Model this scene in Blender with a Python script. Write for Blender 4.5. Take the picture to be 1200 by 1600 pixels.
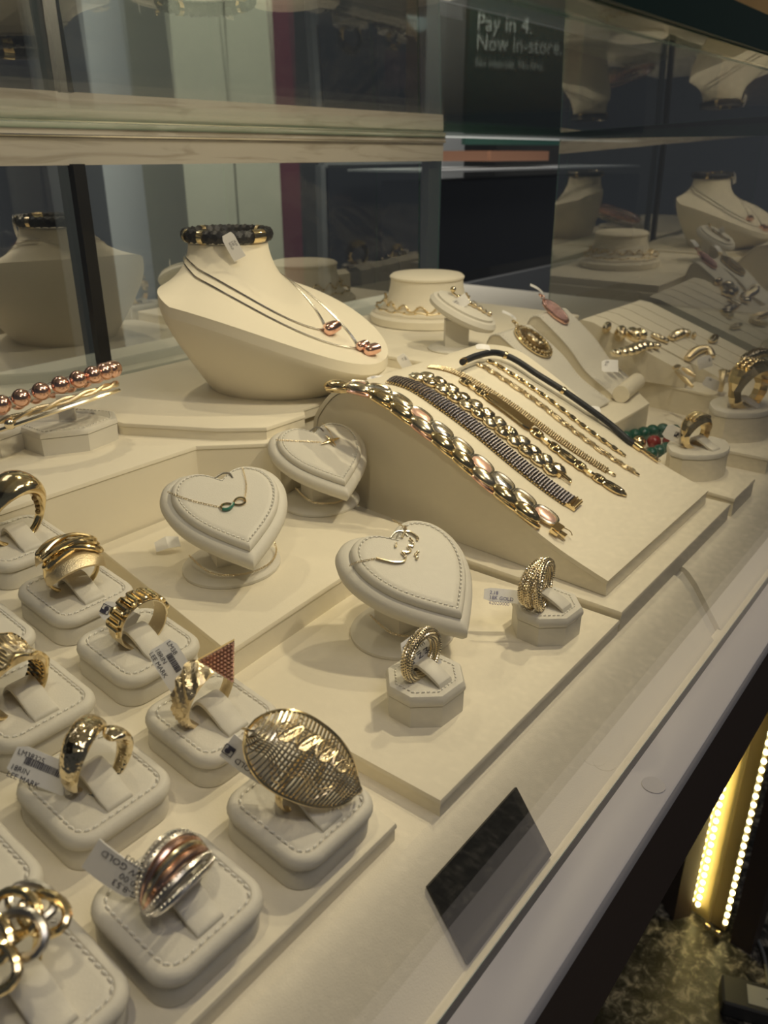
import bpy, bmesh, math, random
from mathutils import Vector, Matrix
R_ = random.Random(7)
PI = math.pi
for o in list(bpy.data.objects): bpy.data.objects.remove(o)
scene = bpy.context.scene
COL = scene.collection

# ------------------------------------------------------------------ camera
FPX, HOR, VX, CH = 1270.0, 240.0, 1690.0, 0.27      # focal length and horizon in pixels of the 1200x1600 frame, eye height above the deck
PITCH = math.atan((800-HOR)/FPX)
AZ = math.atan((VX-600)/math.hypot(FPX, 800-HOR))
FW = Vector((math.cos(AZ)*math.cos(PITCH), math.sin(AZ)*math.cos(PITCH), -math.sin(PITCH)))
RT = Vector((math.sin(AZ), -math.cos(AZ), 0))
UP = RT.cross(FW)
cam_d = bpy.data.cameras.new('camera'); cam = bpy.data.objects.new('camera', cam_d); COL.objects.link(cam)
cam_d.sensor_fit = 'VERTICAL'; cam_d.sensor_height = 24; cam_d.lens = 24*FPX/1600
cam_d.clip_start = 0.005; cam_d.clip_end = 50
cam.matrix_world = Matrix(((RT.x, UP.x, -FW.x, 0), (RT.y, UP.y, -FW.y, 0), (RT.z, UP.z, -FW.z, CH), (0, 0, 0, 1)))
cam_d.dof.use_dof = True; cam_d.dof.focus_distance = 0.47; cam_d.dof.aperture_fstop = 9.5
scene.camera = cam

def ray(x, y): return FW + RT*((x-600)/FPX) - UP*((y-800)/FPX)
def P(x, y, z):                       # the point at height z seen at a pixel
    d = ray(x, y); t = (z-CH)/d.z; return Vector((d.x*t, d.y*t, z))
def onY(x, y, Y):                     # the point on the plane y = Y seen at a pixel
    d = ray(x, y); t = Y/d.y; return Vector((d.x*t, Y, CH+d.z*t))
def onX(x, y, X):
    d = ray(x, y); t = X/d.x; return Vector((X, d.y*t, CH+d.z*t))
def zat(x, y, X, Y):
    d = ray(x, y); t = (d.x*X+d.y*Y)/(d.x**2+d.y**2); return CH+d.z*t

# ------------------------------------------------------------------ world, lights, exposure
w = bpy.data.worlds.new('world'); scene.world = w; w.use_nodes = True
w.node_tree.nodes['Background'].inputs[0].default_value = (0.80, 0.86, 0.95, 1)
w.node_tree.nodes['Background'].inputs[1].default_value = 0.045
scene.view_settings.view_transform = 'Standard'; scene.view_settings.look = 'None'
scene.view_settings.gamma = 1; scene.view_settings.use_curve_mapping = False
scene.view_settings.exposure = 0.03
scene.cycles.transparent_max_bounces = 24
scene.cycles.max_bounces = 10
WARM = (1.0, 0.83, 0.56)
def spot(x, y, z, tx, ty, tz, watt, size=100, rad=.010, col=WARM):
    l = bpy.data.lights.new('downlight', 'SPOT'); l.energy = watt; l.color = col; l.spot_size = math.radians(size)
    l.spot_blend = .6; l.shadow_soft_size = rad
    o = bpy.data.objects.new('downlight', l); COL.objects.link(o); o.location = (x, y, z)
    o.rotation_euler = (Vector((tx, ty, tz))-Vector((x, y, z))).to_track_quat('-Z', 'Y').to_euler()
for x, y, z, tx, ty, e in ((.05, .13, .45, .12, .32, 1.5), (.49, .13, .43, .38, .38, 4.3), (.70, .24, .60, .55, .48, 4.6), (.98, .28, .60, .85, .42, 2.5), (.40, .63, .60, .48, .56, 2.2)):
    spot(x, y, z, tx, ty, .03, e, 125)
def area(name, loc, tgt, sx, sy, watt, col):
    l = bpy.data.lights.new(name, 'AREA'); l.shape = 'RECTANGLE'; l.size = sx; l.size_y = sy; l.energy = watt; l.color = col
    o = bpy.data.objects.new(name, l); COL.objects.link(o); o.location = loc
    o.rotation_euler = (Vector(tgt)-Vector(loc)).to_track_quat('-Z', 'Y').to_euler()
area('mall_ceiling_light', (.2, -.75, 1.85), (.5, .1, 0), 1.0, .5, 8.5, (1, .92, .88))
area('shop_ceiling_light', (1.7, 1.15, 1.5), (1.9, 2.6, 1.0), 1.6, .4, 75, (1, .96, .88))

# ------------------------------------------------------------------ materials
MATS = {}
def newmat(name):
    m = bpy.data.materials.new(name); m.use_nodes = True; MATS[name] = m
    return m, m.node_tree, m.node_tree.nodes['Principled BSDF']
def mat(name, col, rough=.5, metal=0, bump=0, scale=300, spec=None, coat=0, var=0, emit=None, detail=3):
    m, nt, b = newmat(name)
    b.inputs['Base Color'].default_value = (*col, 1); b.inputs['Roughness'].default_value = rough; b.inputs['Metallic'].default_value = metal
    if spec is not None: b.inputs['Specular IOR Level'].default_value = spec
    if coat: b.inputs['Coat Weight'].default_value = coat
    if emit: b.inputs['Emission Color'].default_value = (*emit[0], 1); b.inputs['Emission Strength'].default_value = emit[1]
    if bump or var:
        tc = nt.nodes.new('ShaderNodeTexCoord'); n = nt.nodes.new('ShaderNodeTexNoise'); n.inputs['Scale'].default_value = scale; n.inputs['Detail'].default_value = detail
        nt.links.new(tc.outputs['Object'], n.inputs['Vector'])
        if bump:
            bp = nt.nodes.new('ShaderNodeBump'); bp.inputs['Strength'].default_value = bump; bp.inputs['Distance'].default_value = .0006
            nt.links.new(n.outputs['Fac'], bp.inputs['Height']); nt.links.new(bp.outputs['Normal'], b.inputs['Normal'])
        if var:
            n2 = nt.nodes.new('ShaderNodeTexNoise'); n2.inputs['Scale'].default_value = 9; n2.inputs['Detail'].default_value = 4
            nt.links.new(tc.outputs['Object'], n2.inputs['Vector'])
            mx = nt.nodes.new('ShaderNodeMix'); mx.data_type = 'RGBA'
            mx.inputs['A'].default_value = (*[c*(1-var) for c in col], 1); mx.inputs['B'].default_value = (*[min(1, c*(1+var)) for c in col], 1)
            nt.links.new(n2.outputs['Fac'], mx.inputs['Factor']); nt.links.new(mx.outputs['Result'], b.inputs['Base Color'])
    return m
mat('cream', (.80, .74, .60), .62, bump=.10, scale=900, var=.03, spec=.3)
mat('cream_felt', (.79, .735, .615), .8, bump=.25, scale=1300, var=.04, spec=.2)
mat('grey_leather', (.67, .64, .565), .5, bump=.16, scale=1100, var=.03, spec=.35)
mat('thread', (.80, .78, .72), .6)
mat('gold', (.93, .75, .43), .14, 1)
mat('gold_soft', (.90, .75, .49), .28, 1, bump=.4, scale=1500)
mat('gold_brushed', (.78, .66, .44), .42, 1, bump=.5, scale=2200)
mat('gold_hammer', (.86, .73, .49), .14, 1, bump=1.0, scale=420, detail=1)
mat('gold_pale', (.90, .79, .57), .22, 1)
mat('rose_gold', (.86, .54, .43), .2, 1)
mat('rose_enamel', (.84, .55, .45), .35, .6)
mat('pink_gold_dark', (.62, .40, .36), .22, 1)
mat('white_gold', (.80, .77, .72), .2, 1)
mat('steel_mesh', (.40, .36, .34), .22, 1)
mat('silver_grey', (.55, .53, .50), .3, 1)
mat('black_leather', (.012, .012, .014), .45, bump=.5, scale=900)
mat('navy_cord', (.010, .013, .020), .5, bump=.5, scale=1500)
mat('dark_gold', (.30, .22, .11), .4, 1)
mat('green_enamel', (.04, .17, .12), .25, coat=.5)
mat('green_bead', (.012, .085, .06), .12, coat=.6)
mat('red_bead', (.22, .02, .02), .12, coat=.6)
mat('pearl', (.80, .77, .70), .2, coat=.4)
mat('tag_white', (.86, .85, .84), .55)
mat('tag_ink', (.03, .03, .06), .6)
mat('tag_ink_blue', (.10, .10, .28), .6)
mat('black_metal', (.006, .006, .007), .35)
mat('black_card', (.012, .012, .011), .5)
mat('sill_white', (.62, .59, .58), .35, bump=.05, scale=200, var=.02)
mat('sticker', (.58, .55, .53), .5, bump=.2, scale=300)
mat('brown_board', (.075, .052, .042), .5, bump=.2, scale=120)
mat('green_profile', (.004, .028, .017), .35, bump=.05)
mat('grey_metal', (.36, .37, .37), .35, .6)
mat('dark_panel', (.012, .013, .016), .45)
mat('dark_wall', (.040, .040, .038), .8, var=.3)
mat('column_grey', (.36, .37, .37), .6, var=.05)
mat('column_cream', (.42, .41, .31), .6, var=.05)
mat('maroon', (.10, .018, .03), .6)
mat('sign_green', (.012, .055, .042), .5)
mat('sign_text', (.75, .80, .77), .6)
mat('sign_pink', (.35, .12, .17), .6)
mat('orange_brown', (.33, .16, .09), .6)
mat('lamp_glass', (.55, .54, .42), .4)
mat('blue_white', (.42, .52, .55), .5)
mat('brass_panel', (.52, .42, .20), .45, bump=.4, scale=60, var=.15)
mat('led', (1, .9, .5), .4, emit=((1.0, .82, .32), 15))
mat('adapter', (.05, .05, .05), .45)
mat('adapter_label', (.4, .4, .38), .5)
mat('shop_floor', (.06, .055, .05), .5)
mat('wood_light', (.55, .36, .16), .5, bump=.2, scale=60, var=.25)

# marble rail
m, nt, b = newmat('marble')
tc = nt.nodes.new('ShaderNodeTexCoord'); mp = nt.nodes.new('ShaderNodeMapping'); mp.inputs['Scale'].default_value = (7, 30, 60)
n = nt.nodes.new('ShaderNodeTexNoise'); n.inputs['Scale'].default_value = 1.2; n.inputs['Detail'].default_value = 8; n.inputs['Distortion'].default_value = 1.6
cr = nt.nodes.new('ShaderNodeValToRGB'); cr.color_ramp.elements[0].position = .40; cr.color_ramp.elements[0].color = (.33, .30, .25, 1)
cr.color_ramp.elements[1].position = .52; cr.color_ramp.elements[1].color = (.44, .41, .36, 1)
nt.links.new(tc.outputs['Object'], mp.inputs[0]); nt.links.new(mp.outputs[0], n.inputs['Vector']); nt.links.new(n.outputs['Fac'], cr.inputs[0]); nt.links.new(cr.outputs[0], b.inputs['Base Color'])
b.inputs['Roughness'].default_value = .35
# granite floor
m, nt, b = newmat('granite')
tc = nt.nodes.new('ShaderNodeTexCoord')
n = nt.nodes.new('ShaderNodeTexNoise'); n.inputs['Scale'].default_value = 55; n.inputs['Detail'].default_value = 9; n.inputs['Roughness'].default_value = .7; n.inputs['Distortion'].default_value = .6
cr = nt.nodes.new('ShaderNodeValToRGB')
e = cr.color_ramp.elements; e[0].position = .42; e[0].color = (.010, .010, .009, 1); e[1].position = .66; e[1].color = (.42, .38, .30, 1)
q = cr.color_ramp.elements.new(.52); q.color = (.07, .065, .055, 1)
nt.links.new(tc.outputs['Object'], n.inputs['Vector']); nt.links.new(n.outputs['Fac'], cr.inputs[0]); nt.links.new(cr.outputs[0], b.inputs['Base Color'])
b.inputs['Roughness'].default_value = .35
# leaf-textured gold with fine striations
m, nt, b = newmat('gold_striated')
tc = nt.nodes.new('ShaderNodeTexCoord'); wv = nt.nodes.new('ShaderNodeTexWave'); wv.inputs['Scale'].default_value = 260; wv.inputs['Distortion'].default_value = 6; wv.inputs['Detail'].default_value = 2
bp = nt.nodes.new('ShaderNodeBump'); bp.inputs['Strength'].default_value = .8; bp.inputs['Distance'].default_value = .0005
nt.links.new(tc.outputs['Object'], wv.inputs['Vector']); nt.links.new(wv.outputs['Fac'], bp.inputs['Height']); nt.links.new(bp.outputs['Normal'], b.inputs['Normal'])
b.inputs['Base Color'].default_value = (.90, .70, .38, 1); b.inputs['Metallic'].default_value = 1; b.inputs['Roughness'].default_value = .25
# glass: clear with a mirror-like share of reflection that grows towards grazing angles
def glass(name, f0, tint=(1, 1, 1), power=5):
    m = bpy.data.materials.new(name); m.use_nodes = True; MATS[name] = m; nt = m.node_tree
    nt.nodes.remove(nt.nodes['Principled BSDF']); out = nt.nodes['Material Output']
    lw = nt.nodes.new('ShaderNodeLayerWeight'); lw.inputs['Blend'].default_value = .5
    pw = nt.nodes.new('ShaderNodeMath'); pw.operation = 'POWER'; pw.inputs[1].default_value = power
    ml = nt.nodes.new('ShaderNodeMath'); ml.operation = 'MULTIPLY_ADD'; ml.inputs[1].default_value = 1-f0; ml.inputs[2].default_value = f0
    tr = nt.nodes.new('ShaderNodeBsdfTransparent'); tr.inputs[0].default_value = (*tint, 1)
    gl = nt.nodes.new('ShaderNodeBsdfGlossy'); gl.inputs['Roughness'].default_value = 0; gl.inputs['Color'].default_value = (1, 1, 1, 1)
    mx = nt.nodes.new('ShaderNodeMixShader')
    nt.links.new(lw.outputs['Facing'], pw.inputs[0]); nt.links.new(pw.outputs[0], ml.inputs[0]); nt.links.new(ml.outputs[0], mx.inputs[0])
    nt.links.new(tr.outputs[0], mx.inputs[1]); nt.links.new(gl.outputs[0], mx.inputs[2]); nt.links.new(mx.outputs[0], out.inputs[0])
    return m
glass('glass_clear', .04)
glass('glass_mirrorish', .44, (.80, .86, .80))
glass('glass_back', 0.0, (.97, .98, .97))
glass('glass_end', .40, (.75, .78, .76))
glass('glass_top', .22, (.97, .99, .97), 7)
mat('glass_edge_green', (.10, .26, .18), .15, coat=.5)

# ------------------------------------------------------------------ mesh helpers
class MB:
    def __init__(s, M=None): s.v = []; s.f = []; s.M = M or Matrix()
    def add(s, vs, fs):
        n = len(s.v); s.v += [s.M @ Vector(p) for p in vs]; s.f += [tuple(i+n for i in f) for f in fs]
    def box(s, a, b):
        x0, y0, z0 = a; x1, y1, z1 = b
        s.add([(x0, y0, z0), (x1, y0, z0), (x1, y1, z0), (x0, y1, z0), (x0, y0, z1), (x1, y0, z1), (x1, y1, z1), (x0, y1, z1)],
              [(3, 2, 1, 0), (4, 5, 6, 7), (0, 1, 5, 4), (1, 2, 6, 5), (2, 3, 7, 6), (3, 0, 4, 7)])
    def rings(s, rs, closed=True, cap0=True, cap1=True):      # loft through rings of equal length
        n = len(rs[0]); vs = [p for r in rs for p in r]; fs = []
        for k in range(len(rs)-1):
            for i in range(n if closed else n-1):
                j = (i+1) % n; fs.append((k*n+i, k*n+j, (k+1)*n+j, (k+1)*n+i))
        if closed and cap0: fs.append(tuple(range(n-1, -1, -1)))
        if closed and cap1: fs.append(tuple((len(rs)-1)*n+i for i in range(n)))
        s.add(vs, fs)
    def loop(s, rs):                                          # loft closed both ways (a torus)
        n = len(rs[0]); m = len(rs); vs = [p for r in rs for p in r]
        s.add(vs, [(k*n+i, k*n+(i+1) % n, ((k+1) % m)*n+(i+1) % n, ((k+1) % m)*n+i) for k in range(m) for i in range(n)])
    def tube(s, path, r, n=8, closed=False, flat=1.0, up=None):
        path = [Vector(p) for p in path]; m = len(path); rs = []
        prev = None
        for i in range(m):
            a = path[(i-1) % m] if (closed or i > 0) else path[0]; c = path[(i+1) % m] if (closed or i < m-1) else path[-1]
            t = (c-a); t = t.normalized() if t.length > 1e-9 else Vector((1, 0, 0))
            u = Vector(up) if up else (prev if prev else (Vector((0, 0, 1)) if abs(t.z) < .9 else Vector((1, 0, 0))))
            u = (u-t*u.dot(t)); u = u.normalized() if u.length > 1e-6 else t.orthogonal().normalized()
            prev = u; q = t.cross(u); rr = r[i] if isinstance(r, (list, tuple)) else r
            rs.append([path[i]+q*math.cos(2*PI*k/n)*rr+u*math.sin(2*PI*k/n)*rr*flat for k in range(n)])
        if closed: s.loop(rs)
        else: s.rings(rs)
    def sphere(s, c, r, seg=10, rg=7, sc=(1, 1, 1)):
        c = Vector(c); vs = [c+Vector((0, 0, -r*sc[2]))]; fs = []
        for k in range(1, rg):
            a = -PI/2+PI*k/rg
            vs += [c+Vector((r*sc[0]*math.cos(a)*math.cos(2*PI*i/seg), r*sc[1]*math.cos(a)*math.sin(2*PI*i/seg), r*sc[2]*math.sin(a))) for i in range(seg)]
        vs.append(c+Vector((0, 0, r*sc[2]))); L = len(vs)-1
        for i in range(seg):
            j = (i+1) % seg; fs.append((0, 1+j, 1+i)); fs.append((L, L-seg+i, L-seg+j))
            for k in range(rg-2): fs.append((1+k*seg+i, 1+k*seg+j, 1+(k+1)*seg+j, 1+(k+1)*seg+i))
        s.add(vs, fs)
    def torus(s, c, R, r, ax, n=14, m=6, sx=1.0, ex=None):    # ring around axis ax, stretched by sx along ex
        ax = Vector(ax).normalized(); e1 = Vector(ex) if ex else ax.orthogonal(); e1 = (e1-ax*e1.dot(ax)).normalized(); e2 = ax.cross(e1); c = Vector(c)
        rs = []
        for i in range(n):
            a = 2*PI*i/n; d = e1*math.cos(a)+e2*math.sin(a); ctr = c+e1*math.cos(a)*R*sx+e2*math.sin(a)*R
            rs.append([ctr+d*r*math.cos(2*PI*k/m)+ax*r*math.sin(2*PI*k/m) for k in range(m)])
        s.loop(rs)
    def build(s, name, material, parent=None, smooth=True, world=False, angle=40):
        me = bpy.data.meshes.new(name); W = parent_mat(parent).inverted() if world else Matrix()
        me.from_pydata([W @ p for p in s.v], [], s.f); me.materials.append(MATS[material] if isinstance(material, str) else material)
        if smooth:
            me.shade_smooth()
            me.set_sharp_from_angle(angle=math.radians(angle))
        o = bpy.data.objects.new(name, me); COL.objects.link(o)
        if parent: o.parent = parent
        return o
def parent_mat(p):
    m = Matrix()
    while p: m = Matrix.LocRotScale(p.location, p.rotation_euler, p.scale) @ m; p = p.parent
    return m
def thing(name, label, cat, loc=(0, 0, 0), rotz=0, group=None, rotx=0, sc=1):
    o = bpy.data.objects.new(name, None); COL.objects.link(o); o.empty_display_size = .01
    o.location = loc; o.rotation_euler = (rotx, 0, rotz); o.scale = (sc, sc, sc); tag(o, label, cat, group); return o
def tag(o, label, cat, group=None):
    o['label'] = label; o['category'] = cat
    if group: o['group'] = group
    return o
def struct(o, label=None, cat=None):
    o['kind'] = 'structure'
    if label: o['label'] = label
    if cat: o['category'] = cat
    return o
def stuff(o): o['kind'] = 'stuff'; return o

def offset(poly, d):                                          # inset a counter-clockwise outline by d
    n = len(poly); out = []
    for i in range(n):
        p0, p1, p2 = Vector(poly[i-1]), Vector(poly[i]), Vector(poly[(i+1) % n])
        a = (p1-p0); c = (p2-p1)
        a = a.normalized() if a.length > 1e-9 else Vector((1, 0)); c = c.normalized() if c.length > 1e-9 else a
        na = Vector((-a.y, a.x)); nc = Vector((-c.y, c.x)); b = na+nc; b = b.normalized() if b.length > 1e-6 else na
        k = max(.55, b.dot(na)); out.append(p1+b*(d/k))
    return out
def stack(mb, poly, prof):                                    # prof: (inset, height) pairs
    mb.rings([[(p.x, p.y, z) for p in offset(poly, d)] for d, z in prof])
def rrect(w, d, r, n=6):
    pts = []
    for cx, cy, a0 in ((w/2-r, d/2-r, 0), (-w/2+r, d/2-r, 90), (-w/2+r, -d/2+r, 180), (w/2-r, -d/2+r, 270)):
        pts += [(cx+r*math.cos(math.radians(a0+90*k/n)), cy+r*math.sin(math.radians(a0+90*k/n))) for k in range(n+1)]
    return pts
def octa(w, d, c): return [(w/2, -d/2+c), (w/2, d/2-c), (w/2-c, d/2), (-w/2+c, d/2), (-w/2, d/2-c), (-w/2, -d/2+c), (-w/2+c, -d/2), (w/2-c, -d/2)]
def densify(poly, step):
    out = []
    n = len(poly)
    for i in range(n):
        a, b = Vector(poly[i]), Vector(poly[(i+1) % n]); k = max(1, int((b-a).length/step))
        out += [a.lerp(b, j/k) for j in range(k)]
    return out
def resample(path, step, closed=False):
    pts = [Vector(p) for p in path]
    if closed: pts = pts+[pts[0]]
    L = [0]
    for a, b in zip(pts, pts[1:]): L.append(L[-1]+(b-a).length)
    n = max(2, int(round(L[-1]/step))); out = []; j = 0
    for k in range(n if closed else n+1):
        s = L[-1]*k/n
        while j < len(pts)-2 and L[j+1] < s: j += 1
        seg = L[j+1]-L[j]; out.append(pts[j].lerp(pts[j+1], (s-L[j])/seg if seg > 1e-12 else 0))
    return out
def spline(pts, n=8, closed=False):                           # Catmull-Rom
    pts = [Vector(p) for p in pts]; m = len(pts); out = []
    for i in range(m if closed else m-1):
        g = lambda k: pts[k % m] if closed else pts[min(max(k, 0), m-1)]
        a, b, c, d = g(i-1), g(i), g(i+1), g(i+2)
        for k in range(n):
            t = k/n; out.append(.5*((2*b)+(c-a)*t+(2*a-5*b+4*c-d)*t*t+(3*b-a-3*c+d)*t**3))
    if not closed: out.append(pts[-1])
    return out
def stitches(mb, path, z, step=.0031, L=.0021, r=.00042, tilt=.25):
    pts = resample([(p[0], p[1], z) for p in path], step, True); n = len(pts)
    for i in range(n):
        t = (pts[(i+1) % n]-pts[i-1]).normalized(); q = Vector((-t.y, t.x, 0)); t = (t+q*tilt).normalized()
        c = pts[i]; mb.tube([c-t*L/2-Vector((0, 0, r)), c-t*L/4+Vector((0, 0, r*.5)), c+t*L/4+Vector((0, 0, r*.5)), c+t*L/2-Vector((0, 0, r))], [r*.5, r, r, r*.5], 5)
def chain(mb, path, pitch, R, r, n=8, m=4):                   # small oval links, turned alternately
    pts = resample(path, pitch); up = Vector((.3, .2, 1)).normalized()
    for i in range(len(pts)-1):
        c = (pts[i]+pts[i+1])/2; t = (pts[i+1]-pts[i]).normalized(); u = (up-t*up.dot(t)).normalized(); q = t.cross(u)
        ax = (u*.85+q*.5) if i % 2 else (u*.5-q*.85)
        mb.torus(c, R, r, ax, n, m, 1.5, t)
TXT = {}
def text_mesh(body, size, align='LEFT', space=1.0):
    k = (body, size, align, space)
    if k not in TXT:
        cu = bpy.data.curves.new('print', 'FONT'); cu.body = body; cu.size = size; cu.align_x = align; cu.space_line = space; cu.resolution_u = 2
        o = bpy.data.objects.new('print', cu); COL.objects.link(o); dg = bpy.context.evaluated_depsgraph_get()
        me = bpy.data.meshes.new_from_object(o.evaluated_get(dg)); bpy.data.objects.remove(o); TXT[k] = me
    return TXT[k]
def put_text(name, body, size, M, material, parent, world=True, align='LEFT', space=1.0):
    me = text_mesh(body, size, align, space).copy(); me.transform(M)
    if world: me.transform(parent_mat(parent).inverted())
    me.materials.clear(); me.materials.append(MATS[material]); o = bpy.data.objects.new(name, me); COL.objects.link(o); o.parent = parent
    return o
def frame(o, ex, ey, ez=None):
    ex = Vector(ex).normalized(); ey = Vector(ey); ey = (ey-ex*ey.dot(ex)).normalized(); ez = ex.cross(ey)
    return Matrix(((ex.x, ey.x, ez.x, o[0]), (ex.y, ey.y, ez.y, o[1]), (ex.z, ey.z, ez.z, o[2]), (0, 0, 0, 1)))
def price_tag(parent, c, ex, ey, w=.022, h=.013, lines=None, size=.0024, ink='tag_ink', bars=None, logo=False, string=None, tx=None, curl=.001):
    """a small printed card, a part of the jewel it is tied to; ex runs along the writing"""
    M = frame(c, ex, ey); mb = MB(M); n = 6; tops = []; t = .0003
    for k in range(n+1):
        x = -w/2+w*k/n; z = curl*math.sin(PI*k/n); hh = h/2*(.72 if k == 0 else 1)
        tops.append((x, z, hh))
    mb.rings([[(x, -hh, z), (x, hh, z), (x, hh, z-t), (x, -hh, z-t)] for x, z, hh in tops])
    o = mb.build('price_tag', 'tag_white', parent, False, True)
    o['label'] = 'small white printed price tag'
    zt = curl+.0002
    if lines: put_text('print', '\n'.join(lines), size, M @ Matrix.Translation((tx if tx is not None else -w/2+.003, h/2-size*1.25, zt)), ink, o)
    if bars:
        b = MB(M); x = bars[0]
        rr = random.Random(3)
        while x < bars[1]:
            ww = rr.choice((.00018, .0003, .00045)); b.box((x, bars[2], zt), (x+ww, bars[3], zt+.00005)); x += ww+rr.choice((.0002, .0003))
        b.build('barcode', ink, o, False, True)
    if logo:
        b = MB(M); s = .0042; x, y = logo
        b.box((x, y, zt), (x+s, y+.0004, zt+.00005)); b.box((x, y+s, zt), (x+s, y+s+.0004, zt+.00005)); b.box((x, y, zt), (x+.0004, y+s, zt+.00005)); b.box((x+s, y, zt), (x+s+.0004, y+s+.0004, zt+.00005))
        b.sphere((x+s*.62, y+s*.66, zt), s*.3, 10, 4, (1, 1, .05)); b.box((x+.0004, y+.0004, zt), (x+s*.75, y+s*.45, zt+.00005))
        b.build('emblem', ink, o, False, True)
    if string:
        b = MB(); b.tube(spline([M @ Vector((w/2, 0, 0)), *string], 5), .00012, 4); b.build('string', 'thread', o, True, True)
    return o

# ================================================================== the setting: the glass show window
ZA, ZT, ZB, ZC, ZD, ZE = .0100, .0098, .0275, .0735, .0835, .0145
YG, YR, XE = .110, .675, 1.10            # front glass, rear glass, end pane
def slab(name, a, b, m, bev=0, parent=None):
    mb = MB()
    if bev:
        x0, y0, z0 = a; x1, y1, z1 = b; mb.M = Matrix.Translation(((x0+x1)/2, (y0+y1)/2, 0))
        stack(mb, rrect(x1-x0, y1-y0, bev*1.5, 3), [(0, z0), (0, z1-bev), (bev*.3, z1-bev*.3), (bev, z1)])
    else: mb.box(a, b)
    return mb.build(name, m, parent, bool(bev))
struct(slab('floor', (-.3, .1524, -.02), (XE+.5, YR+.4, 0), 'cream_felt'), 'cream felt deck of the show window under the risers')
prof = [(.1524, 0), (.1495, -.0006), (.1455, -.003), (.139, -.010), (.128, -.0255), (.1185, -.039), (.1165, -.041)]
def apron(name, x0, x1, label):
    mb = MB(); n = 2; outer = [(y, z) for y, z in prof]; inner = [(y+.003, z-.003) for y, z in reversed(prof)]
    sec = outer+inner
    mb.rings([[(x, y, z) for y, z in sec] for x in (x0, x0+.0015, x1-.0015, x1)])
    return struct(mb.build(name, 'cream_felt', None, True), label)
apron('trim_1', -.3, .5215, 'cream felt apron panel sloping from deck to front glass, nearer panel')
apron('trim_2', .5375, XE+.5, 'cream felt apron panel sloping to front glass, farther panel past the gap')
mb = MB(); mb.rings([[(x, .158, -.004), (x, .150, -.0045), (x, .141, -.014), (x, .1205, -.043), (x, .158, -.043)] for x in (.515, .545)])
struct(mb.build('trim_3', 'grey_leather', None, False), 'grey strip showing in the gap between the apron panels')
struct(slab('trim_4', (-.3, .1118, -.047), (XE+.5, .1200, -.0405), 'cream'), 'narrow cream rail along the foot of the front glass')
struct(slab('trim_5', (-.3, .0862, -.052), (XE+.5, .1140, -.0400), 'sill_white', .0012), 'white outer sill below the front glass')
struct(slab('trim_6', (-.3, .0885, -.150), (XE+.5, .1050, -.0520), 'brown_board'), 'dark brown fascia board under the white sill')
# sill sticker
mb = MB(Matrix.Translation(P(1021, 1227, -.0398))); mb.rings([[(.0062*math.cos(2*PI*i/24), .0062*math.sin(2*PI*i/24), z) for i in range(24)] for z in (-.0002, .0004)])
tag(mb.build('round_sticker', 'sticker'), 'small round pale sticker on the white sill', 'sticker')

def pane(name, c4, th, m_in, m_out, edge, label):
    """a sheet of glass: c4 are the corners of the face towards the display, th the thickness away from it"""
    me = bpy.data.meshes.new(name); c4 = [Vector(c) for c in c4]
    nrm = (c4[1]-c4[0]).cross(c4[3]-c4[0]).normalized()*th
    me.from_pydata(c4+[c-nrm for c in c4], [], [(0, 1, 2, 3), (7, 6, 5, 4), (0, 4, 5, 1), (1, 5, 6, 2), (2, 6, 7, 3), (3, 7, 4, 0)])
    for mm in (m_in, m_out, edge): me.materials.append(MATS[mm])
    for i, p in enumerate(me.polygons): p.material_index = 0 if i == 0 else (1 if i == 1 else 2)
    o = bpy.data.objects.new(name, me); COL.objects.link(o); return struct(o, label)
ZTF, ZTR = .3050, .2890                    # top glass, front and rear
pane('window_1', [(XE+.45, YG, -.0400), (-.3, YG, -.0400), (-.3, YG, ZTF-.003), (XE+.45, YG, ZTF-.003)], -.003, 'glass_clear', 'glass_clear', 'glass_edge_green', 'clear front glass pane of the show window')
pane('window_2', [(-.3, YG-.004, ZTF), (-.3, YR-.012, ZTR), (XE+.45, YR-.012, ZTR), (XE+.45, YG-.004, ZTF)], .004, 'glass_top', 'glass_back', 'glass_edge_green', 'horizontal glass top of the show window with green edge')
# rear sliding panes
def rear(name, x0, x1, z0, z1, y, label): return pane(name, [(x0, y, z0), (x1, y, z0), (x1, y, z1), (x0, y, z1)], .003, 'glass_mirrorish', 'glass_back', 'glass_edge_green', label)
rear('window_3', -.3, .985, ZC-.01, .265, YR, 'reflective rear sliding glass below the marble rail')
rear('window_4', -.3, XE+.3, .302, .62, YR+.01, 'reflective glass above the marble rail')
tilt = math.tan(math.radians(1.1)); yl = .558
pane('window_5', [(XE, yl, .0), (XE, YG+.002, .0), (XE-tilt*.29, YG+.002, .290), (XE-tilt*.29, yl, .288)], .003, 'glass_end', 'glass_back', 'glass_edge_green', 'reflective glass partition at the far end of the window')
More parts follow.
